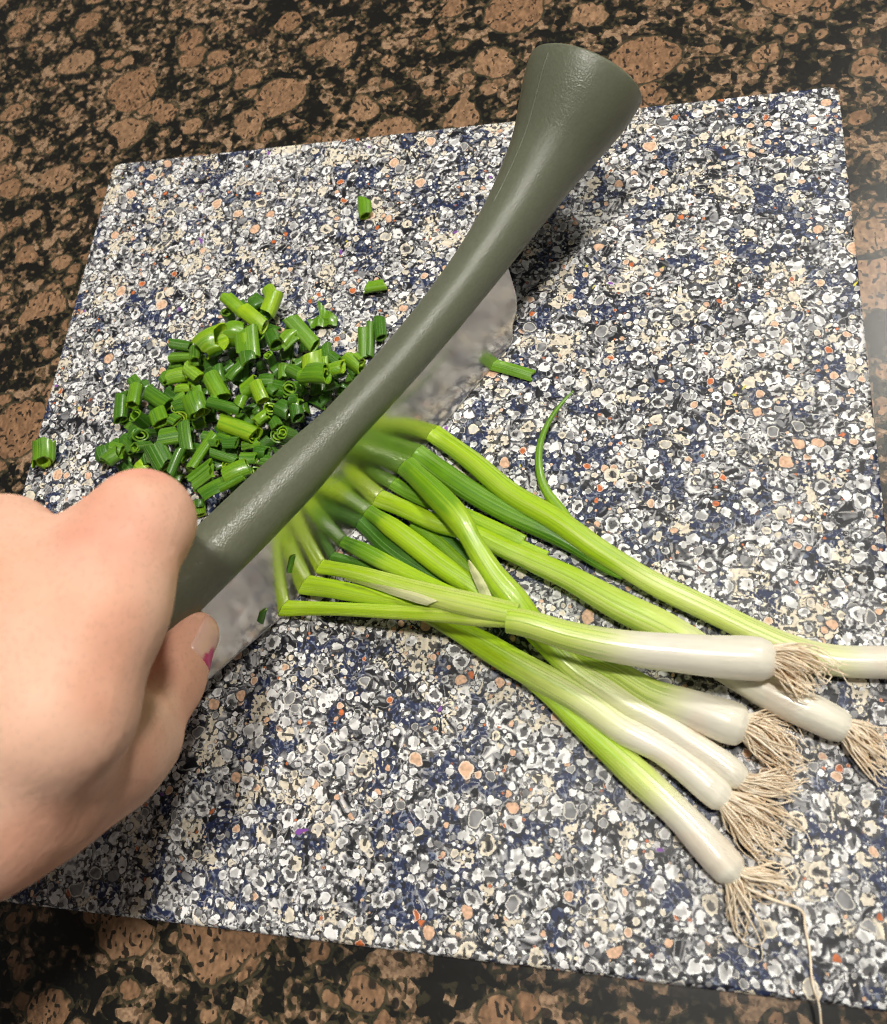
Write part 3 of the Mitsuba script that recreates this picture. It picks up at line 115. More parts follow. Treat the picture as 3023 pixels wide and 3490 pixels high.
def board_color(p, n, uv):
    x, y = p.x, p.y + p.z * 0.7
    # fine marbled ground of black, grey and white threads
    a = noise(x * 210, y * 210, 3.0) - 0.5
    b = noise(x * 210, y * 210, 9.0) - 0.5
    X, Y = x + 0.0050 * a, y + 0.0050 * b
    m1 = noise(X * 520, Y * 520, 1.0)
    m2 = noise(X * 1250, Y * 1250, 2.0)
    big = noise(x * 105, y * 105, 4.0)
    v = 0.5 * m1 + 0.38 * m2 + 0.34 * (big - 0.5) - 0.015
    c = mix((0.010, 0.011, 0.014), (0.24, 0.24, 0.25), smoothstep(0.26, 0.46, v))
    c = mix(c, (0.72, 0.71, 0.69), smoothstep(0.43, 0.62, v))
    thread = smoothstep(0.84, 0.97, 1 - dr.abs(2 * noise(X * 520, Y * 520, 6.0) - 1))
    c = mix(c, (0.62, 0.61, 0.60), thread * 0.45)
    fine = noise(x * 1700, y * 1700, 31.0)
    navy = smoothstep(0.555, 0.62, noise(x * 155, y * 155, 14.0) + 0.12 * (m2 - 0.5) + 0.30 * (m1 - 0.5))
    c = mix(c, mix((0.019, 0.027, 0.070), (0.14, 0.165, 0.23), smoothstep(0.5, 0.75, 0.5 * m2 + 0.5 * fine)), navy * (1 - 0.5 * thread))
    cream = smoothstep(0.72, 0.79, noise(x * 130 + 7, y * 130, 24.0) + 0.30 * (m2 - 0.5) + 0.2 * (fine - 0.5))
    c = mix(c, mi.Color3f(0.68, 0.61, 0.48) * (0.80 + 0.35 * m2), cream * 0.9)
    c = mix(c, (0.016, 0.017, 0.02), smoothstep(0.66, 0.72, noise(x * 980, y * 980, 41.0)) * 0.9)
    for k, lo, hi, seed, prob, ringed in ((620, 0.20, 0.44, 7.0, 0.34, 0.0), (300, 0.22, 0.45, 3.0, 0.55, 0.5), (172, 0.26, 0.45, 1.0, 0.50, 1.0)):
        e, w, r1 = chips(x, y, k, lo, hi, seed, 0.22, prob)
        q, q2 = frac(w * 53.13), frac(w * 29.7)
        q = q + ringed * 0.22 * (1 - q)
        g = noise(x * 1500, y * 1500, seed)
        h = noise(X * 700 + 3 * w, Y * 700, seed + 2)
        pale = dr.select(q >= 0.30, 1.0, 0.0)
        e = e + pale * (0.05 * (m2 - 0.5) + 0.06 * (fine - 0.5)) * (0.5 + ringed)
        col = mi.Color3f(0.76, 0.755, 0.745) * (0.62 + 0.42 * smoothstep(0.25, 0.6, h) + 0.12 * (g - 0.5))
        col = dr.select(q < 0.42, mi.Color3f(0.70, 0.63, 0.50) * (0.75 + 0.4 * g), col)
        col = dr.select(q < 0.30, mi.Color3f(0.22, 0.22, 0.225) * (0.5 + 0.9 * h), col)
        col = dr.select(q < 0.19, mi.Color3f(0.050, 0.052, 0.06) * (0.5 + h), col)
        col = dr.select((q < 0.15 + 0.13 * ringed) & (q2 > 0.25), mi.Color3f(0.64, 0.41, 0.27) * (0.7 + 0.5 * g), col)
        col = dr.select((q < 0.075 + 0.13 * ringed) & (q2 > 0.25) & (r1 > 0.25), mi.Color3f(0.52, 0.15, 0.05) * (0.6 + 0.6 * g), col)
        # ringed stones: pale rim, greyer marbled core, black pits
        core = smoothstep(0.07, 0.13, e)
        grey = dr.select(q2 > 0.58, 0.7, 0.2) * (0.25 + 0.75 * ringed)
        col = mix(col, mi.Color3f(0.37, 0.365, 0.355) * (0.35 + 1.35 * h), core * pale * grey)
        hole = smoothstep(0.19, 0.24, e + 0.16 * (noise(x * 560, y * 560, seed + 9) - 0.5)) * dr.select(r1 > 0.66, 1.0, 0.0) * ringed
        col = mix(col, (0.03, 0.03, 0.035), hole * pale * 0.85)
        pit = smoothstep(0.73, 0.77, noise(x * 820, y * 820, seed + 4)) * pale
        col = mix(col, (0.018, 0.018, 0.02), pit * 0.9)
        rim = smoothstep(0.0, 0.04, e) * (1 - smoothstep(0.05, 0.10, e)) * dr.select((r1 > 0.45) & (q < 0.30), 1.0, 0.0)
        col = mix(col, (0.72, 0.68, 0.60), rim * 0.7)
        edge = smoothstep(-0.16, -0.03, e + 0.16 * (m1 - 0.5)) * (1 - smoothstep(-0.01, 0.02, e))
        c = mix(c, mix((0.014, 0.016, 0.024), (0.09, 0.095, 0.11), m2), edge * dr.select(q2 > 0.2, 0.9, 0.3))
        c = mix(c, col, smoothstep(-0.015, 0.03, e))
    # rare bright flecks
    e, w, r1 = chips(x, y, 70, 0.03, 0.06, 21.0, 0.4, 0.10)
    c = mix(c, dr.select(r1 > 0.5, mi.Color3f(0.20, 0.07, 0.32), mi.Color3f(0.55, 0.5, 0.06)), smoothstep(-0.005, 0.01, e))
    return dr.minimum(c * 1.12, 0.85)


def granite_color(p, n, uv):
    x, y = p.x, p.y
    X = x + 0.0035 * (noise(x * 160, y * 160, 1.0) - 0.5)
    Y = y + 0.0035 * (noise(x * 160, y * 160, 6.0) - 0.5)
    # ground mass: black, olive, tan and pinkish grains of mixed size
    d1, d2, w = voronoi(X * 260, Y * 260)
    e1, e2, w2 = voronoi(x * 640 + 5.1, y * 640)
    q, q2 = frac(w * 31.7), frac(w2 * 47.3)
    cl = noise(x * 85, y * 85, 8.0)
    f0 = noise(x * 1500, y * 1500, 12.0)
    f3 = noise(x * 560, y * 560, 19.0)
    q = 0.46 * q + 0.30 * q2 + 0.36 * (cl - 0.5) + 0.14 + 0.3 * (f3 - 0.5)
    c = mi.Color3f(0.0085, 0.0085, 0.0075)
    c = mix(c, (0.034, 0.030, 0.016), smoothstep(0.44, 0.54, q))
    c = mix(c, mi.Color3f(0.13, 0.082, 0.048) * (0.5 + 1.0 * f0), smoothstep(0.57, 0.64, q))
    c = mix(c, mi.Color3f(0.30, 0.195, 0.12) * (0.6 + 0.7 * f0), smoothstep(0.70, 0.78, q))
    c = mix(c, (0.009, 0.009, 0.008), smoothstep(0.68, 0.74, noise(x * 330, y * 330, 27.0)) * 0.9)
    for k, lo, hi, seed, prob in ((100, 0.18, 0.36, 4.0, 0.34), (56, 0.20, 0.40, 2.0, 0.36), (31, 0.24, 0.44, 9.0, 0.48)):
        U, V = x * k + seed * 3.1, y * k * 1.12 + seed * 7.7
        wob = 0.16 * (noise(U * 2.3, V * 2.3, seed) - 0.5) + 0.06 * (noise(U * 9, V * 9, seed + 1) - 0.5)
        d1, d2, w = voronoi(U + wob, V + wob)
        r1 = dr.abs(w * 17.3 - dr.floor(w * 17.3))
        r2 = dr.abs(w * 71.9 - dr.floor(w * 71.9))
        e = dr.minimum(lo + (hi - lo) * r1 - d1, 0.5 * (d2 - d1))
        e = dr.select(r2 < prob, e, -1.0) / k * 1000 + 0.9 * (f3 - 0.5) + 0.3 * (q2 - 0.5)   # millimetres inside the rim
        f1 = noise(x * 1100, y * 620, seed)
        f2 = noise(x * 420, y * 420, seed + 3)
        tint = mix((0.285, 0.172, 0.098), (0.235, 0.132, 0.072), r1)
        col = tint * (0.62 + 0.75 * f1 * (0.6 + 0.6 * f2)) * (0.85 + 0.3 * f0)
        fleck = smoothstep(0.66, 0.74, noise(X * 1050, Y * 760, seed + 8)) * smoothstep(0.25, 0.5, f2)
        col = mix(col, (0.020, 0.017, 0.013), fleck * 0.95)
        ring = dr.select(r1 > 0.3, 1.0, 0.45)
        rimcol = mix((0.030, 0.032, 0.018), (0.075, 0.062, 0.034), f2)
        c = mix(c, rimcol, smoothstep(-1.5, -0.9, e) * ring * 0.8)
        c = mix(c, (0.012, 0.012, 0.010), smoothstep(-0.7, -0.3, e) * 0.55 * ring)
        c = mix(c, col, smoothstep(-0.4, 0.3, e))
    return c


def plant_color(p, n, uv):
    """v runs from white (0) over lime to dark green (1); u is the turn around the tube plus a number of its own"""
    u, g = uv.x, uv.y
    s1 = noise(u * 38 + 0.5 * noise(p.x * 60, p.y * 60), 0.7 + p.x * 9, p.y * 9)
    s2 = noise(u * 95, 3.1 + p.x * 25, p.y * 25)
    blot = fbm(p.x * 140, p.y * 140, p.z * 140)
    g = g + (0.16 * (s1 - 0.5) + 0.14 * (blot - 0.5)) * smoothstep(0.02, 0.3, g)
    c = mix((0.72, 0.685, 0.575), (0.66, 0.68, 0.37), smoothstep(0.0, 0.2, g))
    c = mix(c, (0.53, 0.64, 0.14), smoothstep(0.15, 0.42, g))
    c = mix(c, (0.34, 0.52, 0.012), smoothstep(0.40, 0.60, g))
    c = mix(c, (0.135, 0.30, 0.008), smoothstep(0.62, 0.82, g))
    c = mix(c, (0.040, 0.135, 0.007), smoothstep(0.80, 1.02, g))
    line = smoothstep(0.55, 0.8, s2) * (0.35 + 0.65 * blot)
    c = mix(c, mix((0.80, 0.80, 0.62), (0.42, 0.56, 0.26), smoothstep(0.3, 0.75, g)), line * 0.30 * smoothstep(0.1, 0.45, g))
    fibre = smoothstep(0.52, 0.70, noise(u * 62 + 0.25 * blot, 9.3 + p.x * 14, p.y * 14)) * smoothstep(0.12, 0.3, g) * (1 - smoothstep(0.62, 0.75, g))
    c = mix(c, (0.20, 0.36, 0.02), fibre * 0.42)
    c = c * (0.90 + 0.2 * s1)
    pink = smoothstep(0.62, 0.75, noise(p.x * 95, p.y * 95, 5)) * (1 - smoothstep(0.05, 0.15, g))
    return mix(c, (0.74, 0.60, 0.46), pink * 0.30)


def plant_bump(p, n, uv):
    return (0.25 + 0.75 * smoothstep(0.1, 0.4, uv.y)) * noise(uv.x * 75, p.x * 12, p.y * 12) + 0.35 * fbm(p.x * 350, p.y * 350, p.z * 350)


def root_color(p, n, uv):
    return mix((0.64, 0.49, 0.32), (0.84, 0.76, 0.61), noise(p.x * 420, p.y * 420, p.z * 420)) * (0.75 + 0.5 * uv.y)


def skin_color(p, n, uv):
    a = fbm(p.x * 55, p.y * 55, p.z * 55)
    b = noise(p.x * 190, p.y * 190, p.z * 190)
    f = noise(p.x * 900, p.y * 900, p.z * 900)
    c = mix((0.73, 0.385, 0.265), (0.77, 0.465, 0.335), smoothstep(0.35, 0.65, a))
    for q, r in KNUCKLES:
        d = dr.sqrt(dr.square(p.x - q[0]) + dr.square(p.y - q[1]) + dr.square(p.z - q[2]))
        c = mix(c, (0.68, 0.265, 0.20), (1 - smoothstep(0.2 * r, r, d)) * (0.22 + 0.35 * b))
    pore = smoothstep(0.62, 0.75, noise(p.x * 1500, p.y * 1500, p.z * 1500))
    return c * (0.95 + 0.07 * b + 0.05 * f - 0.07 * pore)


def skin_bump(p, n, uv):
    return fbm(p.x * 800, p.y * 800, p.z * 800) + 0.8 * dr.abs(noise(p.x * 420, p.y * 260, p.z * 420) - 0.5)


def nail_color(p, n, uv):
    c = mix((0.66, 0.35, 0.27), (0.73, 0.45, 0.36), smoothstep(0.1, 0.35, uv.y))
    old = smoothstep(0.60, 0.72, uv.y + 0.5 * (uv.x - 0.62) + 0.25 * (noise(uv.x * 9, uv.y * 9) - 0.5)) * smoothstep(0.30, 0.45, uv.x)
    return mix(c, (0.50, 0.035, 0.14), old)


def handle_bump(p, n, uv):
    return noise(p.x * 3400, p.y * 3400, p.z * 3400) + 0.3 * noise(p.x * 1900, p.y * 1900, p.z * 1900)


def handle_color(p, n, uv):
    return mi.Color3f(0.125, 0.135, 0.092) * (0.93 + 0.14 * noise(p.x * 1500, p.y * 1500, p.z * 1500))


def blade_bump(p, n, uv):
    brushed = 0.06 * noise(uv.x * 90, uv.y * 700) + 0.03 * noise(uv.x * 300, uv.y * 2600, 4.0)
    wet = smoothstep(0.66, 0.72, noise(uv.x * 230 + uv.y * 160, uv.y * 1500 - uv.x * 500, 7.0)) * smoothstep(0.45, 0.6, noise(uv.x * 60, uv.y * 120, 2.0))
    return brushed + 0.9 * wet


def prin(key, color, rough, spec=0.5, coat=0.0, coat_gloss=0.9, bump=None, scale=0.0, eps=1e-4, **more):
    d = {'type': 'principled', 'base_color': mikit.proc(color) if callable(color) else {'type': 'rgb', 'value': color},
         'roughness': rough, 'specular': spec, **more}
    if coat:
        d |= {'clearcoat': coat, 'clearcoat_gloss': coat_gloss}
    if bump is not None:
        d = {'type': 'bumpmap', 'map': mikit.proc(bump, eps), 'scale': scale, 'bsdf': d}
    scene[key] = {'type': 'twosided', 'bsdf': d}


H = {k: np.array(v[:3]) / 1000 for k, v in HJ.items()}
HR = {k: v[3] / 1000 for k, v in HJ.items()}
KNUCKLES = [(H['imcp'] * 0.35 + H['ipip'] * 0.65 + [0, 0, 0.01], 0.017), (H['ipip'] + [0.0, 0.012, 0.004], 0.012), (H['mpip'] + [0, 0, 0.008], 0.014),
            (H['tip0'] + [0, 0, 0.003], 0.010), (H['tmcp'] * 0.5 + H['then'] * 0.5, 0.016)]
prin('m_board', board_color, 0.42, 0.22)
prin('m_granite', granite_color, 0.30, 0.30)
prin('m_plant', plant_color, 0.33, 0.4, 0.45, 0.97, plant_bump, 0.00011)
prin('m_root', root_color, 0.5, 0.4)
prin('m_skin', skin_color, 0.55, 0.28, bump=skin_bump, scale=0.00010)
prin('m_nail', nail_color, 0.25, 0.5)
prin('m_handle', handle_color, 0.32, 0.55, bump=handle_bump, scale=0.00012)
prin('m_seam', [0.16, 0.17, 0.12], 0.35, 0.5)
prin('m_lime', [0.3, 0.45, 0.05], 0.3)
STEEL = {'eta': {'type': 'rgb', 'value': [2.0, 2.0, 2.05]}, 'k': {'type': 'rgb', 'value': [3.9, 3.65, 3.4]}}
scene['m_blade'] = {'type': 'twosided', 'bsdf': {'type': 'bumpmap', 'map': mikit.proc(blade_bump, 1e-4), 'scale': 0.00001,
                    'bsdf': {'type': 'blendbsdf', 'weight': 0.12, 'a': {'type': 'roughconductor', 'distribution': 'ggx', 'alpha': 0.018, **STEEL},
                             'b': {'type': 'roughconductor', 'distribution': 'ggx', 'alpha': 0.18, **STEEL}}}}
scene['m_edge'] = {'type': 'twosided', 'bsdf': {'type': 'roughconductor', 'distribution': 'ggx', 'alpha': 0.4, 'eta': {'type': 'rgb', 'value': [1.6, 1.6, 1.6]}, 'k': {'type': 'rgb', 'value': [7.5, 7.4, 7.2]}}}


# ------------------------------------------------------------------ countertop and cutting board
def rounded_slab(x0, x1, y0, y1, z0, z1, r, corner, seg=6, csteps=8):
    """a slab with rounded corners in plan and rounded top and bottom edges"""
    prof = [(r * (1 - math.sin(t)), z0 + r * (1 - math.cos(t))) for t in np.linspace(0, math.pi / 2, seg)]
    prof += [(r * (1 - math.cos(t)), z1 - r * (1 - math.sin(t))) for t in np.linspace(0, math.pi / 2, seg)]
    rings = []
    for inset, z in prof:
        ring = []
        for cx, cy, a0 in ((x1 - corner, y1 - corner, 0), (x0 + corner, y1 - corner, 90), (x0 + corner, y0 + corner, 180), (x1 - corner, y0 + corner, 270)):
            for t in np.radians(np.linspace(a0, a0 + 90, csteps)):
                ring.append((cx + (corner - inset) * math.cos(t), cy + (corner - inset) * math.sin(t), z))
        rings.append(ring)
    v = np.array(rings)
    n, m = v.shape[:2]
    mesh = Mesh()
    mesh.put(v, grid_faces(n, m, True))
    for k, z in ((0, z0), (n - 1, z1)):
        ring = v[k]
        fan = np.stack([np.full(m, m), np.arange(m), (np.arange(m) + 1) % m], 1)
        mesh.put(np.vstack([ring, [[(x0 + x1) / 2, (y0 + y1) / 2, z]]]), fan[:, ::-1] if k == 0 else fan)
    return mesh.get()[0]


BOARD_T = 0.0105
cv, cf = rounded_slab(-0.75, 0.75, -0.26, 0.75, -BOARD_T - 0.03, -BOARD_T, 0.004, 0.02)
add('countertop', (cv, cf), 'm_granite', 35, kind='structure', label='brown and black speckled polished granite countertop')
bv, bf = rounded_slab(-0.15, 0.15, -0.149, 0.149, -BOARD_T, 0.0, 0.0016, 0.004)
add('cutting_board', (bv, bf), 'm_board', 35, label='square blue, white and orange speckled cutting board lying on the granite', cat='cutting board')


# ------------------------------------------------------------------ tubes for the scallions
LEAN = math.radians(20)     # the blade leans away from the bunch
BLADE_P, U3 = np.array([0.02749, 0.03390, 0.0]), np.array([-0.5764, -0.8171, 0.0])
SIDE = np.array([0.8171, -0.5764, 0.0])
BLADE_N = SIDE * math.cos(LEAN) + np.array([0, 0, math.sin(LEAN)])
BLADE_V = -SIDE * math.sin(LEAN) + np.array([0, 0, math.cos(LEAN)])


def strand(mesh, pts, flat=0.8, seg=28, step=0.003, groove=0.0, groove_at=math.pi / 2, cut=False, cap_end=True, lift=0.0, twist=0.0, slot=None, wob=0.045, taper=None):
    p = np.array([[a[0], a[1], a[2]] for a in pts]) / 1000
    r = np.array([a[3] for a in pts]) / 1000
    g = np.array([a[4] for a in pts], float)
    if cut:   # run on behind the blade, then cut by its plane
        d = unit(p[0] - p[1])
        p = np.vstack([p[0] + d * 0.010, p])
        r, g = np.concatenate([[r[0]], r]), np.concatenate([[g[0]], g])
    t = np.concatenate([[0], np.cumsum(np.linalg.norm(np.diff(p, axis=0), axis=1))])
    n = max(6, int(t[-1] / step))
    tt = np.linspace(0, t[-1], n)
    tt = np.unique(np.concatenate([tt, t[-4:]])) if cap_end else tt
    c, rr, gg = CubicSpline(t, p)(tt), PchipInterpolator(t, r)(tt), PchipInterpolator(t, g)(tt)
    tan = unit(np.gradient(c, tt, axis=0))
    side = unit(np.cross(tan, [0, 0, 1]))
    up = np.cross(side, tan)
    th = np.linspace(0, 2 * np.pi, seg + 1)
    fl = flat + (1 - flat) * np.clip(1 - gg / 0.4, 0, 1)
    id_ = slot if slot is not None else int(rng.integers(1, 60))
    ph = rng.uniform(0, 6, 4)
    rad = 1 + wob * np.sin(2 * th[None] + ph[0] + 40 * tt[:, None]) * np.clip(gg, 0, .6)[:, None] + wob * 0.7 * np.sin(3 * th[None] + ph[1] - 55 * tt[:, None]) * np.clip(gg, 0, .6)[:, None]
    if groove:
        dth = np.angle(np.exp(1j * (th[None] - groove_at - 0.25 * np.sin(30 * tt[:, None] + ph[2]))))
        rad = rad - groove * np.exp(-(dth / 0.20) ** 2) * np.clip((gg - 0.3) / 0.2, 0, 1)[:, None]
    X = np.cos(th)[None] * rr[:, None] * rad
    Z = np.sin(th)[None] * (rr * fl)[:, None] * rad
    if cut:   # pressed flat where the blade bears down on it
        near = np.exp(-(np.clip((c - BLADE_P) @ BLADE_N, 0, 1) / 0.007) ** 2)[:, None]
        Z = Z * (1 - 0.45 * near)
        X = X * (1 + 0.10 * near)
    v = c[:, None] + side[:, None] * X[..., None] + up[:, None] * Z[..., None]
    if cut:
        dist = (v - BLADE_P) @ BLADE_N - 0.0007
        den = (tan @ BLADE_N)[:, None]
        den = np.where(np.abs(den) < 0.25, 0.25, den)
        v = np.where((dist < 0)[..., None], v - tan[:, None] * (dist / den)[..., None], v)
    v[..., 2] = np.maximum(v[..., 2], 0.0002)
    v[..., 2] += lift
    uv = np.stack([np.broadcast_to(th / (2 * np.pi), v.shape[:2]) + id_, np.broadcast_to(gg[:, None], v.shape[:2])], -1)
    mesh.put(v, grid_faces(len(c), seg + 1)[:, ::-1], uv)
    for k in (0, len(c) - 1):
        ring = v[k]
        m = len(ring)
        f = np.stack([np.full(m - 1, m), np.arange(m - 1), np.arange(1, m)], 1)
        mesh.put(np.vstack([ring, [ring[:-1].mean(0)]]), f if k else f[:, ::-1], np.vstack([uv[k], [[id_, gg[k]]]]))
    return c, tan


def tube(mesh, path, r0, r1, seg=6, uvv=0.5):
    path = np.asarray(path)
    tan = unit(np.gradient(path, axis=0))
    a = unit(np.cross(tan, [0.31, 0.2, 0.93]))
    b = np.cross(tan, a)
    th = np.arange(seg) * 2 * np.pi / seg
    rr = np.linspace(r0, r1, len(path))
    v = path[:, None] + rr[:, None, None] * (a[:, None] * np.cos(th)[None, :, None] + b[:, None] * np.sin(th)[None, :, None])
    mesh.put(v, grid_faces(len(path), seg, True), np.stack([np.zeros(v.shape[:2]), np.broadcast_to(np.asarray(uvv) * np.ones((len(path), 1)), v.shape[:2])], -1))
    mesh.put(v[-1], np.stack([np.zeros(seg - 2, int), np.arange(1, seg - 1), np.arange(2, seg)], 1), np.full((seg, 2), [0, np.mean(uvv)]))


FLOOR = {'A': 0.0006}


def root_tuft(key, c_end, tan, radius, n, tips, spread):
    mesh = Mesh()
    tips = np.array(tips) / 1000
    a = unit(np.cross(tan, [0, 0, 1]))
    b = np.cross(a, tan)
    for i in range(n):
        ang, q = rng.uniform(0, 6.283), math.sqrt(rng.uniform(0.02, 1))
        off = (a * math.cos(ang) + b * math.sin(ang)) * q * radius * 0.72
        p0 = c_end + off - tan * 0.0008 * (1 + q)
        # roots on one side of the plate go to the tips on that side
        lat = np.argsort((tips - c_end) @ a)
        w = np.clip((math.cos(ang) * q + 1) / 2 + rng.normal(0, 0.16), 0, 0.999) * (len(tips) - 1)
        j = int(w)
        tip = tips[lat[j]] * (1 - w + j) + tips[lat[min(j + 1, len(tips) - 1)]] * (w - j)
        ln = rng.uniform(0.5, 1.08)
        tip = p0 + (tip - p0) * ln + rng.normal(0, spread / 1000 * 0.45, 3) * [1, 1, 0.5]
        tip[2] = max(tip[2], 0.0007)
        dist = np.linalg.norm(tip - p0)
        q1 = p0 + (tan * 0.7 + unit(off) * 0.38 + [0, 0, 0.12]) * dist * 0.36
        q2 = tip - unit(tip - q1) * dist * 0.3 + rng.normal(0, 0.19, 3) * dist * [1, 1, 0.5]
        s = np.linspace(0, 1, 9)[:, None]
        path = (1 - s) ** 3 * p0 + 3 * (1 - s) ** 2 * s * q1 + 3 * (1 - s) * s ** 2 * q2 + s ** 3 * tip
        path += np.sin(s * rng.uniform(4, 9) + rng.uniform(0, 6)) * rng.normal(0, 0.0007, 3) * s
        path[:, 2] = np.maximum(path[:, 2], 0.0005)
        tube(mesh, path, rng.uniform(0.00022, 0.00046), 0.00014, 6, rng.uniform(0.2, 0.8) + 0.3 * s)
    m, uv = mesh.get()
    add(key, m, 'm_root', True, uv, kind='stuff')


def sheet(mesh, left, right, thick, g, id_, n=16, m=7, bulge=0.0004):
    """a thin skin between two edge curves"""
    def res(c):
        c = np.array(c) / 1000
        t = np.concatenate([[0], np.cumsum(np.linalg.norm(np.diff(c, axis=0), axis=1))])
        return CubicSpline(t, c)(np.linspace(0, t[-1], n))
    L, R = res(left), res(right)
    s = np.linspace(0, 1, m)
    top = L[:, None] * (1 - s)[None, :, None] + R[:, None] * s[None, :, None]
    top[..., 2] += bulge * np.sin(np.pi * s)[None] + 0.0002 * np.sin(np.arange(n) * 1.3)[:, None]
    bot = top - [0, 0, thick]
    uv = np.stack([np.broadcast_to(s * 0.3 + id_, top.shape[:2]), np.broadcast_to(np.linspace(*g, n)[:, None], top.shape[:2])], -1)
    mesh.put(top, grid_faces(n, m), uv)
    mesh.put(bot, grid_faces(n, m)[:, ::-1], uv)
    for a, b, w in ((top[:, 0], bot[:, 0], uv[:, 0]), (top[:, -1], bot[:, -1], uv[:, -1]), (top[0], bot[0], uv[0]), (top[-1], bot[-1], uv[-1])):
        mesh.put(np.stack([a, b], 1), grid_faces(len(a), 2), np.stack([w, w], 1))


SCALLION = {
    'A': ('scallion', 'scallion lying on top of the bunch with its white bulb pointing right over the others'),
    'B': ('scallion_001', 'rearmost scallion, its white end running off the right edge of the picture'),
    'C': ('scallion_002', 'scallion whose bulb sticks out under the roots of the topmost one, rightmost bulb in view'),
    'D': ('scallion_003', 'plump white scallion bulb just below the topmost scallion, wide tan root tuft'),
    'E': ('scallion_004', 'scallion whose ridged bulb is squeezed between the plump one and the glossy one'),
    'F': ('scallion_005', 'glossy white scallion second from the front, its bulb beside the frontmost one'),
    'G': ('scallion_006', 'frontmost scallion, its roots fanning toward the near edge of the board'),
}
GROOVE = {'B_stalk': (0.30, 1.9), 'C_stalk': (0.12, 1.2), 'E_stalk': (0.12, 2.0), 'D_stalk': (0.08, 1.7), 'A_leaf1': (0.14, 1.9), 'A_leaf3': (0.10, 1.2), 'F_stalk': (0.14, 1.1), 'B_leaf1': (0.16, 1.8), 'D_leaf1': (0.16, 1.6)}
CUT = {'A_leaf1', 'A_leaf2', 'A_leaf3', 'A_leaf4', 'A_leaf5', 'B_stalk', 'B_leaf1', 'C_stalk', 'C_leaf1', 'E_stalk', 'D_stalk', 'D_leaf1'}
for k, (name, text) in SCALLION.items():
    tag(name, text, 'scallion', 'scallions in the uncut bunch')
    nleaf = 0
    for s in [s for s in ST if s[0] == k]:
        mesh = Mesh()
        gr = GROOVE.get(s, (0.0, 0.0))
        part = 'stalk' if s.endswith('stalk') else 'leaf'
        flat = 0.86 if part == 'stalk' else 0.74
        c, tan = strand(mesh, ST[s], flat, groove=gr[0], groove_at=gr[1], cut=s in CUT)
        key = f'{name}__{part}' + (f'_{nleaf:03d}' if part == 'leaf' and nleaf else '')
        nleaf += part == 'leaf'
        m, uv = mesh.get()
        lab = {'B_leaf2': 'thin curled leaf tip lying on the board', 'A_leaf4': 'leaf folded over with a dark wet end', 'D_leaf1': 'dark green leaf', 'B_leaf1': 'dull grey green leaf'}.get(s)
        add(key, m, 'm_plant', True, uv, label=lab)
        if part == 'stalk':
            r_end = max(a[3] for a in ST[s][-4:]) / 1000
            n, tips, spread = RT[k]
            root_tuft(f'{name}__roots', c[-1], tan[-1], r_end * 0.8, n, tips, spread)
    if k in SKIN:
        mesh = Mesh()
        sheet(mesh, *SKIN[k], 0.0002, (0.24, 0.16) if k == 'E' else (0.3, 0.16), 4)
        m, uv = mesh.get()
        add(f'{name}__sheath_skin', m, 'm_plant', True, uv, label='pale papery skin peeling off the stem')
mesh = Mesh()
lp = np.array(LONG) / 1000
tt = np.linspace(0, 1, len(lp))
tube(mesh, CubicSpline(tt, lp)(np.linspace(0, 1, 60)) + [0, 0, 0.0004], 0.00045, 0.0003, 6, 0.8)
m, uv = mesh.get()
add('scallion_006__root', m, 'm_root', True, uv, label='one long root trailing over the near edge of the board')

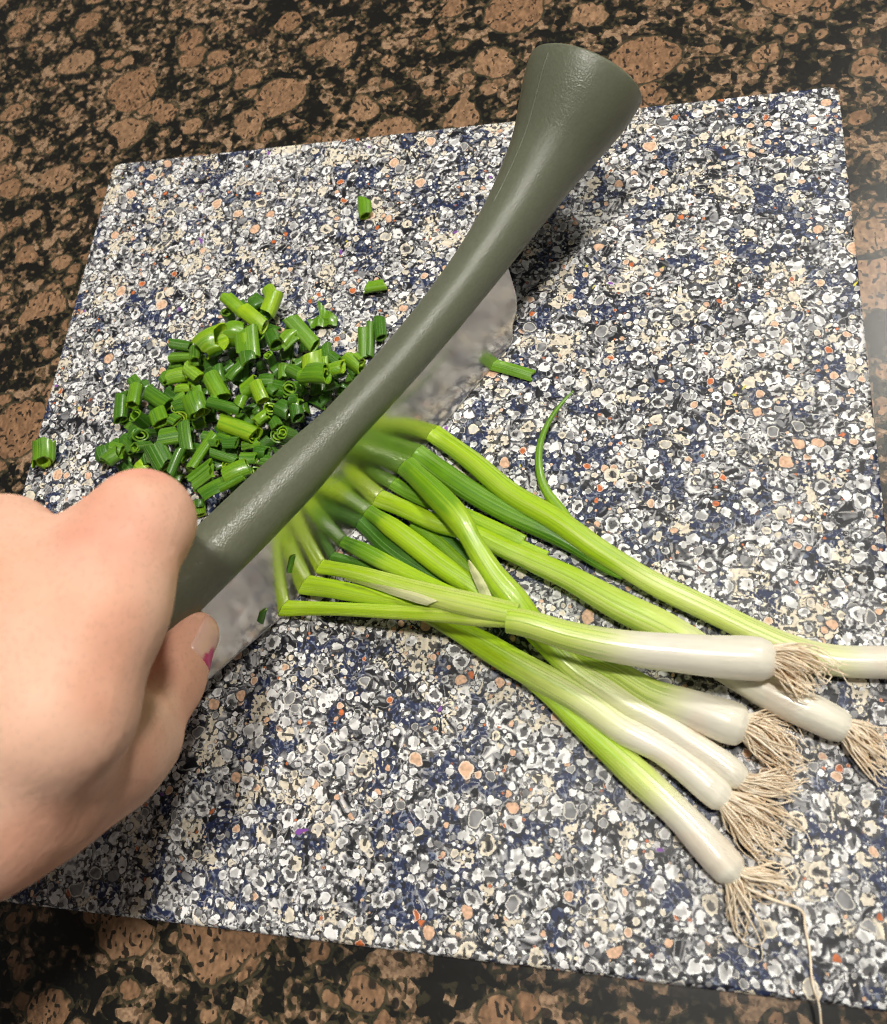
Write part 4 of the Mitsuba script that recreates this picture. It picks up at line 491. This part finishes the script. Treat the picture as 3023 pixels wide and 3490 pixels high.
# ------------------------------------------------------------------ chopped pieces
PIECE_LABEL = {
    'T1': 'bright chopped tube at the far end of the pile, its cut tip up', 'T2': 'bright chopped tube at the far tip of the pile, leaning right',
    'T3': 'pale green chopped tube standing off the far tip of the pile', 'RING': 'wide chopped ring with its open end left, near the far tip of the pile',
    'L1': 'dark small tube at the upper left rim of the pile', 'L2': 'light small tube under the dark one at the upper left rim', 'BIG': 'big wide chopped tube left of the open ring, striped',
    'L3': 'two tone tube at the left rim of the upper pile, yellow along its lower side', 'L4': 'short bright tube beside the two tone one, open to the right',
    'BIG2': 'big upright pale striped tube in the middle of the upper pile', 'M1': 'striped tube below the big upright one', 'W1': 'small wet tube with a white glint in the middle of the pile',
    'TENT': 'folded leaf piece like a tent in the middle of the pile', 'M2': 'open bright tube beside the tent shaped piece',
    'P1': 'leftmost upright tube at the left rim of the pile', 'P2': 'second upright tube from the left rim of the pile', 'P3': 'dark slanting tube right of the two upright ones',
    'SW': 'bright curled ring seen end on in the left pile', 'CYL': 'dark thick cylinder with its cut face down right, middle of the lower pile',
    'GREY': 'greyish green slim tube above the brightest glossy one', 'BRIGHT': 'bright glossy striped tube near the knife, right of the long thin strip', 'B2': 'short lime tube close to the knife, upper neighbour of the glossy one',
    'M3': 'pale striped tube with a brown cut edge in the lower left pile', 'STRIP': 'dark flat leaf strip left of the long thin strip', 'LONG': 'long thin slanting strip in the lower pile',
    'W2': 'slim wet tube with white glints in the lower pile', 'BIG3': 'big dark striped tube above the bent finger', 'K1': 'tube touching the far side of the bent finger', 'PALE': 'pale scrap behind the bent finger',
    'OLIVE': 'olive striped tube between finger and knife', 'B3': 'bright tube against the knife handle near the finger', 'WET': 'wet flat leaf piece with white glints between finger and knife handle',
    'NK': 'small lime tube in the gap between finger and knife handle', 'SOLO': 'slanting green tube at the right rim of the upper pile', 'M4': 'striped tube beside the slanting one at the right rim',
    'W3': 'slim glinting tube under the striped one at the right rim', 'GLOSS': 'glossy lime tube with a white glint, right part of the pile', 'M5': 'bright bent tube near the knife handle, right part of the pile',
    'SQ': 'small squarish pale tube beside the bare patch of board', 'STRIPES': 'pale striped tube touching the knife handle', 'B4': 'lime tube half under the knife handle',
    'R_A': 'left one of three upright slices beside the knife handle', 'R_B': 'middle one of three upright slices beside the knife handle', 'R_C': 'right one of three upright slices beside the knife handle',
    'LONE1': 'tiny lone tube far behind the pile, near the back of the board', 'LONE2': 'lone tube behind the pile, left of the knife handle', 'LONE3': 'thick lone tube standing at the left edge of the board',
    'LONE4': 'flat lone strip right of the knife blade', 'R1': 'dark rolled ring facing up in the left pile', 'R2': 'dark rolled ring facing up at the lower left of the pile', 'R3': 'dark ring under the far tubes of the pile',
    'L5': 'dark tube at the far left corner of the lower pile', 'FLAKE': 'three pointed leaf flake lying alone behind the pile'}


def shell(mesh, a, b, r, fl, th0, th1, g, wall=0.00055, n=20, m=7, roll=0.0, zmin=0.0002, bend=0.0, up=None):
    """a piece of hollow leaf: an arc of tube with walls, from a to b"""
    d = unit(b - a)
    s = unit(np.cross(d, [0, 0, 1] if up is None else up))
    u = np.cross(s, d)
    th = np.linspace(th0, th1, n)
    t = np.linspace(0, 1, m)
    full = abs(th1 - th0) > 6.2
    ph = rng.uniform(0, 6, 3)
    k = 1 + 0.07 * np.sin(2 * th + ph[0]) + 0.045 * np.sin(3 * th + ph[1])
    id_ = int(rng.integers(1, 60))
    skew = rng.uniform(-0.45, 0.45) * r
    jag = (meshkit.noise(np.stack([np.cos(th) * 2.2, np.sin(th) * 2.2, np.full(n, float(rng.uniform(0, 90)))], -1)) - 0.5)[None] * r * rng.choice([0.15, 0.3, 0.6])
    def surf(off):
        rr = r - off
        x = np.cos(th + roll)[None] * rr * k[None] * np.ones((m, 1))
        z = np.sin(th + roll)[None] * (r * fl - off) * k[None] * (1 + 0.05 * np.sin(4 * t + ph[2]))[:, None]
        axial = (t[:, None] - 0.5) * np.linalg.norm(b - a) + skew * np.cos(th)[None] * (t[:, None] - 0.5) * 2 + jag * np.clip(np.abs(t - 0.5) * 2 - 0.6, 0, 1)[:, None] * 2.5
        arch = bend * r * np.sin(np.pi * t)[:, None]
        return (a + b) / 2 + d * axial[..., None] + s * x[..., None] + u * (z + arch)[..., None]
    o, i = surf(0), surf(wall)
    o[..., 2], i[..., 2] = np.maximum(o[..., 2], zmin), np.maximum(i[..., 2], zmin + 0.0002)
    uv = np.stack([np.broadcast_to(th / 6.283 * max(1, r / 0.004) + id_, (m, n)), np.full((m, n), g)], -1)
    mesh.put(o, grid_faces(m, n)[:, ::-1], uv)
    mesh.put(i, grid_faces(m, n), uv + [0, -0.06])
    for q in (0, m - 1):
        mesh.put(np.stack([o[q], i[q]], 0), grid_faces(2, n) if q else grid_faces(2, n)[:, ::-1], np.stack([uv[q], uv[q]], 0) + [0, -0.14])
    if not full:
        for q in (0, n - 1):
            mesh.put(np.stack([o[:, q], i[:, q]], 1), grid_faces(m, 2), np.stack([uv[:, q], uv[:, q]], 1) + [0, -0.1])


LAND = {'T1': 'the tip-up tube at the far end', 'RING': 'the wide open ring', 'L1': 'the dark rim tube', 'BIG': 'the big striped tube', 'L3': 'the two tone tube', 'BIG2': 'the big upright pale tube', 'TENT': 'the tent shaped piece',
        'P1': 'the leftmost upright tube', 'P3': 'the dark slanting tube', 'SW': 'the bright curled ring', 'CYL': 'the dark thick cylinder', 'GREY': 'the greyish slim tube', 'BRIGHT': 'the brightest glossy tube',
        'M3': 'the brown edged tube', 'LONG': 'the long thin strip', 'W2': 'the glinting slim tube', 'BIG3': 'the big dark striped tube', 'K1': 'the tube touching the finger', 'OLIVE': 'the olive striped tube', 'WET': 'the wet flat leaf',
        'NK': 'the lime tube in the finger gap', 'SOLO': 'the slanting rim tube', 'GLOSS': 'the glossy lime tube', 'M5': 'the bright bent tube', 'SQ': 'the squarish pale tube', 'STRIPES': 'the pale tube touching the handle', 'B4': 'the half hidden lime tube',
        'R_A': 'the three upright slices', 'R1': 'the dark rolled ring', 'R2': 'the lower rolled ring', 'L5': 'the dark corner tube', 'M1': 'the lower striped tube', 'B2': 'the short lime tube'}
LANDXY = {p[9]: np.array([(p[1] + p[4]) / 2, (p[2] + p[5]) / 2]) / 1000 for p in PIECES if p[9] in LAND}
USED = set()


def describe(kind, g, r, mid, length):
    """what sets an unnamed piece apart: its look and the two things it lies by"""
    shade = 'dark green' if g > 0.93 else 'deep green' if g > 0.86 else 'mid green' if g > 0.78 else 'light green'
    form = {'T': 'tube', 'C': 'curl', 'S': 'strip', 'V': 'ring', 'F': 'flat scrap'}[kind]
    size = 'fat' if r > 0.0036 else 'thin' if r < 0.0024 else 'short' if length < 0.0055 else ''
    order = sorted(LANDXY, key=lambda k: np.linalg.norm(LANDXY[k] - mid[:2]))
    head = ' '.join(f'{size} {shade} {form}'.split())
    for i in range(4):
        d = mid[:2] - LANDXY[order[i]]
        x, y = d @ [0.97, 0.08], d @ [0.0, 1.0]
        rel = ('right of' if x > 0 else 'left of') if abs(x) > abs(y) else ('behind' if y > 0 else 'in front of')
        for text in (f'{head} {rel} {LAND[order[i]]}', f'{head} {rel} {LAND[order[i]]}, near {LAND[order[i + 1]]}'):
            if text not in USED and len(text.split()) <= 16:
                USED.add(text)
                return text
    return f'{head} deep in the pile under {LAND[order[0]]}'


npiece = 0
for kind, ax, ay, az, bx, by, bz, r, g, name in PIECES:
    a, b, r = np.array([ax, ay, az]) / 1000, np.array([bx, by, bz]) / 1000, r / 1000
    mesh = Mesh()
    g = g + rng.uniform(0.0, 0.12)
    tilt = rng.uniform(-0.22, 0.22) * np.linalg.norm(b - a)
    if kind in 'TC':
        lone = name.startswith('LONE')
        if not lone:
            a[2] += abs(tilt) * (tilt > 0); b[2] += abs(tilt) * (tilt < 0)
        if kind == 'T':
            shell(mesh, a, b, r, rng.choice([0.82, 0.72, 0.6, 0.45]), 0, 2 * np.pi, g, bend=rng.uniform(-0.08, 0.2), roll=rng.uniform(-0.4, 0.4))
            if r > 0.0030 and rng.random() < 0.6:   # a second, inner leaf rolled up inside
                shell(mesh, a + unit(b - a) * 0.0006, b - unit(b - a) * rng.uniform(-0.0004, 0.001), r * 0.62, 0.7, 0.3, 5.6, g - 0.1, roll=rng.uniform(0, 6))
        else:
            shell(mesh, a, b, r, 0.8, 0, rng.uniform(4.0, 5.2), g, roll=rng.uniform(0, 6))
    elif kind == 'V':
        mid, h = (a + b) / 2, rng.uniform(0.0042, 0.006)
        ax_ = unit(np.array([rng.uniform(-.35, .35), rng.uniform(-.6, .1), 1.0]))
        mid[2] = max(mid[2], h * 0.55)
        shell(mesh, mid - ax_ * h / 2, mid + ax_ * h / 2, r, 0.85, 0, 2 * np.pi, g, up=[0.3, 1, 0])
        shell(mesh, mid - ax_ * h / 2.2, mid + ax_ * h / 2.05, r * 0.66, 0.8, 0.2, 5.4, g - 0.12, up=[0.3, 1, 0], roll=rng.uniform(0, 6))
    elif kind == 'S':
        shell(mesh, a, b, r, 0.42, 0.15, np.pi - 0.15, g, wall=0.0007, bend=rng.uniform(0, 0.3))
    else:
        shell(mesh, a, b, r, 0.2, 0.1, np.pi - 0.1, g, wall=0.0005, bend=0.25)
    key = 'scallion_piece' + (f'_{npiece:03d}' if npiece else '')
    npiece += 1
    m, uv = mesh.get()
    text = PIECE_LABEL.get(name) or describe(kind, g, r, (a + b) / 2, np.linalg.norm(b - a))
    add(key, m, 'm_plant', True, uv, label=text, cat='scallion piece', group='chopped scallion pieces' if name in PIECE_LABEL else 'small scallion pieces inside the pile')


fl = np.array(FLAKE) / 1000
fc = fl.mean(0)
mesh = Mesh()
outer = []
for i in range(len(fl)):
    for t in np.linspace(0, 1, 5)[:-1]:
        outer.append(fl[i] * (1 - t) + fl[(i + 1) % len(fl)] * t)
outer = np.array(outer)
rows = np.array([fc + (outer - fc) * q for q in (1, 0.66, 0.33, 0.02)])
rows[..., 2] = 0.0012 + 0.0016 * np.sin(rows[..., 0] * 700) ** 2 + 0.0008 * np.abs(np.sin(rows[..., 1] * 500))
uvf = np.stack([rows[..., 1] * 60, np.full(rows.shape[:2], 0.86)], -1)
mesh.put(rows, grid_faces(4, len(outer), True), uvf)
mesh.put(rows - [0, 0, 0.0005], grid_faces(4, len(outer), True)[:, ::-1], uvf)
mesh.put(np.stack([rows[0], rows[0] - [0, 0, 0.0005]]), grid_faces(2, len(outer), True)[:, ::-1], np.stack([uvf[0], uvf[0]]))
m, uv = mesh.get()
key = f'scallion_piece_{npiece:03d}'
add(key, m, 'm_plant', True, uv, label=PIECE_LABEL['FLAKE'], cat='scallion piece', group='chopped scallion pieces')


# ------------------------------------------------------------------ knife
kc = np.array(KC)
ks = np.concatenate([kc[:, 0], [140, 165, 185, 200, 210, 214]])
kz = np.concatenate([kc[:, 1], [41.5, 44, 47, 49.5, 51.5, 52]])
kr = np.concatenate([kc[:, 2], [9.9, 11.5, 14.4, 17.4, 19.2, 19.6]])
o = np.argsort(ks)
ks, kz, kr = ks[o] / 1000, kz[o] / 1000, kr[o] / 1000
fz, fr = PchipInterpolator(ks, kz), PchipInterpolator(ks, kr)
_s = np.linspace(ks[0], ks[-1], 300)
fz = CubicSpline(_s[::15], np.polyval(np.polyfit(_s, fz(_s), 6), _s[::15]))


def hand_frame(s):
    e = 0.002
    z = float(fz(s))
    tn = unit(U3 + BLADE_V * (float(fz(s + e)) - float(fz(s - e))) / (2 * e))
    return BLADE_P + U3 * s + BLADE_V * z, tn, np.cross(BLADE_N, tn) * (1 if np.cross(BLADE_N, tn)[2] > 0 else -1)


S0, S1 = float(ks[0]), 0.213
ss = np.linspace(S0, S1, 110)
rows, seg = [], 48
th = np.arange(seg) * 2 * np.pi / seg
seam = []


def ring(s, shrink=0.0, push=0.0):
    c, tn, upv = hand_frame(s)
    r = float(fr(np.clip(s, S0, S1)))
    q = r - shrink
    v = c + tn * push + np.outer(np.cos(th) * q, BLADE_N) + np.outer(np.sin(th) * q * (0.97 if s > -0.05 else 0.97), upv)
    return v


for sh, pu in ((0.012, -0.0020), (0.007, -0.0020), (0.004, -0.0019), (0.0022, -0.0016), (0.0011, -0.0011), (0.0004, -0.0006)):
    rows.append(ring(S0, sh, pu))
for s in ss:
    rows.append(ring(s))
    if s < -0.034:
        seam.append(ring(s)[seg // 4] + (ring(s)[seg // 4] - hand_frame(s)[0]) * 0.004)
for sh, pu in ((0.0006, 0.0012), (0.002, 0.002), (0.006, 0.0024)):
    rows.append(ring(S1, sh, pu))
v = np.array(rows)
mesh = Mesh()
mesh.put(v, grid_faces(len(v), seg, True)[:, ::-1])
for k in (0, len(v) - 1):
    f = np.stack([np.full(seg, seg), np.arange(seg), (np.arange(seg) + 1) % seg], 1)
    mesh.put(np.vstack([v[k], [v[k].mean(0)]]), f if k else f[:, ::-1])
tag('knife', 'rocking knife, olive grey plastic handle arching along its steel blade and flared at the end', 'knife')
add('knife__handle', mesh.get()[0], 'm_handle', 40)
mesh = Mesh()
tube(mesh, np.array(seam)[1:], 0.00022, 0.00016, 6)
add('knife__handle__mould_seam', mesh.get()[0], 'm_seam', True)

EDGE = np.array([[-0.0269, 0.0227], [-0.0243, 0.0119], [-0.0216, 0.0081], [-0.0181, 0.0058], [-0.0141, 0.0006], [0, 0.0003], [0.055, 0.0003], [0.105, 0.0003], [0.1272, 0.0045], [0.1405, 0.0079], [0.1525, 0.0179], [0.1565, 0.0329]])
bs = np.unique(np.concatenate([EDGE[:, 0], np.linspace(EDGE[0, 0], 0.156, 80)]))
be = PchipInterpolator(EDGE[:, 0], EDGE[:, 1])(bs)
HALF, BEVEL = 0.0006, 0.0011
levels = lambda e, t: np.array([e, min(e + BEVEL, t), t])
mesh, ground = Mesh(), Mesh()
side = {}
for sgn in (1, -1):
    g = np.zeros((len(bs), 3, 3))
    uvb = np.zeros((len(bs), 3, 2))
    for i, (sx, e) in enumerate(zip(bs, be)):
        lev = levels(e, float(fz(sx)))
        g[i] = BLADE_P + U3 * sx + np.outer(lev, BLADE_V) + np.outer(sgn * np.array([0.00004, HALF, HALF]), BLADE_N)
        uvb[i] = np.stack([np.full(3, sx), lev], 1)
    f = grid_faces(len(bs), 2)
    mesh.put(g[:, 1:], f if sgn < 0 else f[:, ::-1], uvb[:, 1:])
    ground.put(g[:, :2], f if sgn < 0 else f[:, ::-1], uvb[:, :2])
    side[sgn] = g
for q in (0, -1):
    mesh.put(np.stack([side[1][q], side[-1][q]], 1), grid_faces(3, 2), np.stack([uvb[q], uvb[q]], 1))
ground.put(np.stack([side[1][:, 0], side[-1][:, 0]], 1), grid_faces(len(bs), 2), np.stack([uvb[:, 0], uvb[:, 0]], 1))
m, uv = mesh.get()
add('knife__blade', m, 'm_blade', False, uv)
m, uv = ground.get()
add('knife__blade__cutting_edge', m, 'm_edge', False, uv, label='ground satin edge along the bottom of the blade')


# ------------------------------------------------------------------ the hand
def cone(p, a, b, ra, rb):
    d = b - a
    t = np.clip(((p - a) @ d) / (d @ d), 0, 1)
    return np.linalg.norm(p - a - t[:, None] * d, axis=1) - (ra + (rb - ra) * t)


def smin(a, b, k):
    h = np.maximum(k - np.abs(a - b), 0) / k
    return np.minimum(a, b) - h * h * k * 0.25


def HP(s, n, z):
    return hand_frame(s / 1000)[0] + SIDE * n / 1000 + [0, 0, z / 1000]


def finger(p, chain, k=0.004):
    d = None
    for (a, ra), (b, rb) in zip(chain[:-1], chain[1:]):
        c = cone(p, a, b, ra, rb)
        d = c if d is None else smin(d, c, k)
    return d


def J(k):
    return (H[k], HR[k])


DIG = {'index': [J('imcp'), J('ipip'), J('id1'), J('id2'), (HP(121, -14, -14), 0.0080)],
       'middle': [J('mmcp'), J('mpip'), (HP(140, -26, 24), 0.0100), (HP(142, -20, 1), 0.0090), (HP(144, -13, -14), 0.0078)],
       'ring': [J('rmcp'), J('rpip'), (HP(162, -27, 22), 0.0098), (HP(164, -21, 0), 0.0086), (HP(165, -14, -15), 0.0074)],
       'pinky': [J('pmcp'), J('ppip'), (HP(182, -27, 20), 0.0086), (HP(184, -22, 2), 0.0076), (HP(185, -17, -14), 0.0066)]}


def hand_sdf(p):
    body = None
    for a, b in (('wa', 'fa'), ('wb', 'fb'), ('wa', 'icar'), ('icar', 'imcp'), ('icar', 'web'), ('wa', 'mmcp'), ('wb', 'mmcp'), ('wb', 'rmcp'), ('wb', 'pmcp'), ('wa', 'cmc')):
        c = cone(p, H[a], H[b], HR[a], HR[b])
        body = c if body is None else smin(body, c, 0.012)
    dig = None
    for k, ch in DIG.items():
        c = finger(p, ch)
        dig = c if dig is None else smin(dig, c, 0.0025)
    d = smin(body, dig, 0.009)
    th = finger(p, [J('cmc'), J('then'), J('tmcp'), J('tip0'), J('ttip')], 0.010)
    root = cone(p, H['cmc'], H['then'], HR['cmc'], HR['then'])
    near = np.clip(1 - root / 0.022, 0, 1)
    return smin(d, th, 0.0015 + 0.012 * near ** 2)


def surface_net(fn, lo, hi, h):
    n = np.ceil((np.array(hi) - lo) / h).astype(int) + 1
    axes = [lo[k] + h * np.arange(n[k]) for k in range(3)]
    P = np.stack(np.meshgrid(*axes, indexing='ij'), -1).reshape(-1, 3)
    D = np.concatenate([fn(q) for q in np.array_split(P, 12)]).reshape(n)
    s = D < 0
    cs = sum(s[i:n[0] - 1 + i, j:n[1] - 1 + j, k:n[2] - 1 + k].astype(int) for i in (0, 1) for j in (0, 1) for k in (0, 1))
    act = (cs > 0) & (cs < 8)
    ids = -np.ones(act.shape, int)
    idx = np.argwhere(act)
    ids[act] = np.arange(len(idx))
    v = lo + (idx + 0.5) * h
    faces = []
    for ax in range(3):
        b, c = (ax + 1) % 3, (ax + 2) % 3
        sl = [slice(1, -1)] * 3
        sl[ax] = slice(0, -1)
        s0 = s[tuple(sl)]
        sl[ax] = slice(1, None)
        s1 = s[tuple(sl)]
        e = np.argwhere(s0 != s1)
        flip = s0[tuple(e.T)]
        base = e + [0 if k == ax else 1 for k in range(3)]
        q = []
        for db, dc in ((1, 1), (0, 1), (0, 0), (1, 0)):
            r = base.copy()
            r[:, b] -= db
            r[:, c] -= dc
            q.append(ids[tuple(np.minimum(r, np.array(ids.shape) - 1).T)])
        q = np.stack(q, 1)
        q = np.where(flip[:, None], q, q[:, ::-1])
        faces.append(q[(q >= 0).all(1)])
    f = np.vstack(faces)
    for _ in range(4):
        d = fn(v)
        gr = np.stack([fn(v + np.eye(3)[k] * 1e-4) - d for k in range(3)], 1) / 1e-4
        v = v - gr * np.clip(d / np.maximum((gr ** 2).sum(1), 0.05), -h, h)[:, None]
    return v, f


allp = np.vstack([H[k] for k in H if k[0] != 'f'] + [q[0] for ch in DIG.values() for q in ch])
lo, hi = allp.min(0) - 0.035, allp.max(0) + 0.03
lo[0] -= 0.06; lo[1] -= 0.05
hv, hf = surface_net(hand_sdf, lo, hi, 0.002)
fine = 0.00015 * (meshkit.fbm(hv * 160, 3) - 0.5) + 0.0007 * (meshkit.fbm(hv * 45, 2, 4) - 0.5)
gn = np.stack([hand_sdf(hv + np.eye(3)[k] * 2e-4) - hand_sdf(hv - np.eye(3)[k] * 2e-4) for k in range(3)], 1)
gn = unit(gn)
# creases: over the index knuckle and across the thumb joint
for c, d, amp, w, ext in ((H['ipip'] * 0.72 + H['imcp'] * 0.28, unit(H['ipip'] - H['imcp']), 0.0005, 0.0011, 0.010), (H['ipip'] * 0.6 + H['imcp'] * 0.4, unit(H['ipip'] - H['imcp']), 0.0004, 0.0010, 0.009),
                          (H['tip0'], unit(H['ttip'] - H['tip0']), 0.00045, 0.0008, 0.009), (H['tip0'] * 0.8 + H['tmcp'] * 0.2, unit(H['ttip'] - H['tip0']), 0.0004, 0.0009, 0.009)):
    rel = hv - c
    al = rel @ d + 0.0012 * np.sin(hv @ [400, 300, 350])
    fine -= amp * np.exp(-(al / w) ** 2) * np.exp(-((rel ** 2).sum(1) / ext ** 2))
hv = hv + gn * fine[:, None]
tag('person', 'bare left hand with a bent index finger and thumb gripping the knife handle', 'person')
add('person', (hv, hf), 'm_skin', True, label='bare left hand with bent index finger and thumb gripping the knife handle', cat='person')

# thumb nail: a curved plate laid on the outer side of the thumb tip
d = unit(H['ttip'] - H['tip0'])
e1 = np.array([0.973, 0.083, -0.216]); e1 = unit(e1 - d * (e1 @ d))
e2 = np.cross(d, e1); e2 = e2 if e2 @ -FWD > 0 else -e2
L = np.linalg.norm(H['ttip'] - H['tip0'])
nn, nm = 22, 16
NAIL_PHI, NAIL_T = (-0.55, 1.05), (0.42, 1.38)
pts = np.zeros((nn, nm, 3)); uvn = np.zeros((nn, nm, 2))
for i, t in enumerate(np.linspace(0, 1, nn)):
    for j, w in enumerate(np.linspace(-1, 1, nm)):
        tt_ = NAIL_T[0] + (NAIL_T[1] - NAIL_T[0]) * (0.5 + (t - 0.5) * math.sqrt(max(0.0, 1 - 0.28 * w * w)))
        phi = (NAIL_PHI[0] + NAIL_PHI[1]) / 2 + w * (NAIL_PHI[1] - NAIL_PHI[0]) / 2
        base = H['tip0'] + d * L * min(tt_, 1.0)
        dirv = e1 * math.cos(phi) + e2 * math.sin(phi)
        if tt_ > 1.0:
            al = (tt_ - 1.0) * L / HR['ttip']
            dirv = dirv * math.cos(al) + d * math.sin(al)
        p = base + dirv * 0.004
        for _ in range(12):
            p = p + dirv * -float(hand_sdf(p[None])[0]) * 0.9
        pts[i, j] = p + dirv * (0.00035 if 0 < i < nn - 1 and 0 < j < nm - 1 else -0.0002)
        uvn[i, j] = (1 - (w + 1) / 2, 1 - t)
mesh = Mesh()
mesh.put(pts, grid_faces(nn, nm), uvn)
m, uv = mesh.get()
add('person__thumb_nail', m, 'm_nail', True, uv, label='thumb nail with a remnant of magenta polish along its edge')

# ------------------------------------------------------------------ bits stuck on the blade, and a flake on the board
def on_blade(s, z):
    return BLADE_P + U3 * s + BLADE_N * 0.0008 + BLADE_V * z


for i, (s, z, ln, wd, ang, text) in enumerate(((0.1127, 0.0079, 0.0046, 0.0013, 0.55, 'tiny dark green scrap stuck to the lower blade near the thumb'), (0.0940, 0.0129, 0.0060, 0.0011, 0.62, 'sliver of scallion stuck to the blade above the lowest leaf'))):
    c, dv = on_blade(s, z), unit(U3 * -math.cos(ang) + BLADE_V * math.sin(ang))
    mesh = Mesh()
    shell(mesh, c - dv * ln / 2, c + dv * ln / 2, wd, 0.35, 0.1, np.pi - 0.1, 0.98, wall=0.0003, n=8, m=5, zmin=-1, up=BLADE_N)
    m, uv = mesh.get()
    add('scallion_scrap' + (f'_{i:03d}' if i else ''), m, 'm_plant', True, uv, label=text, cat='scallion scrap')
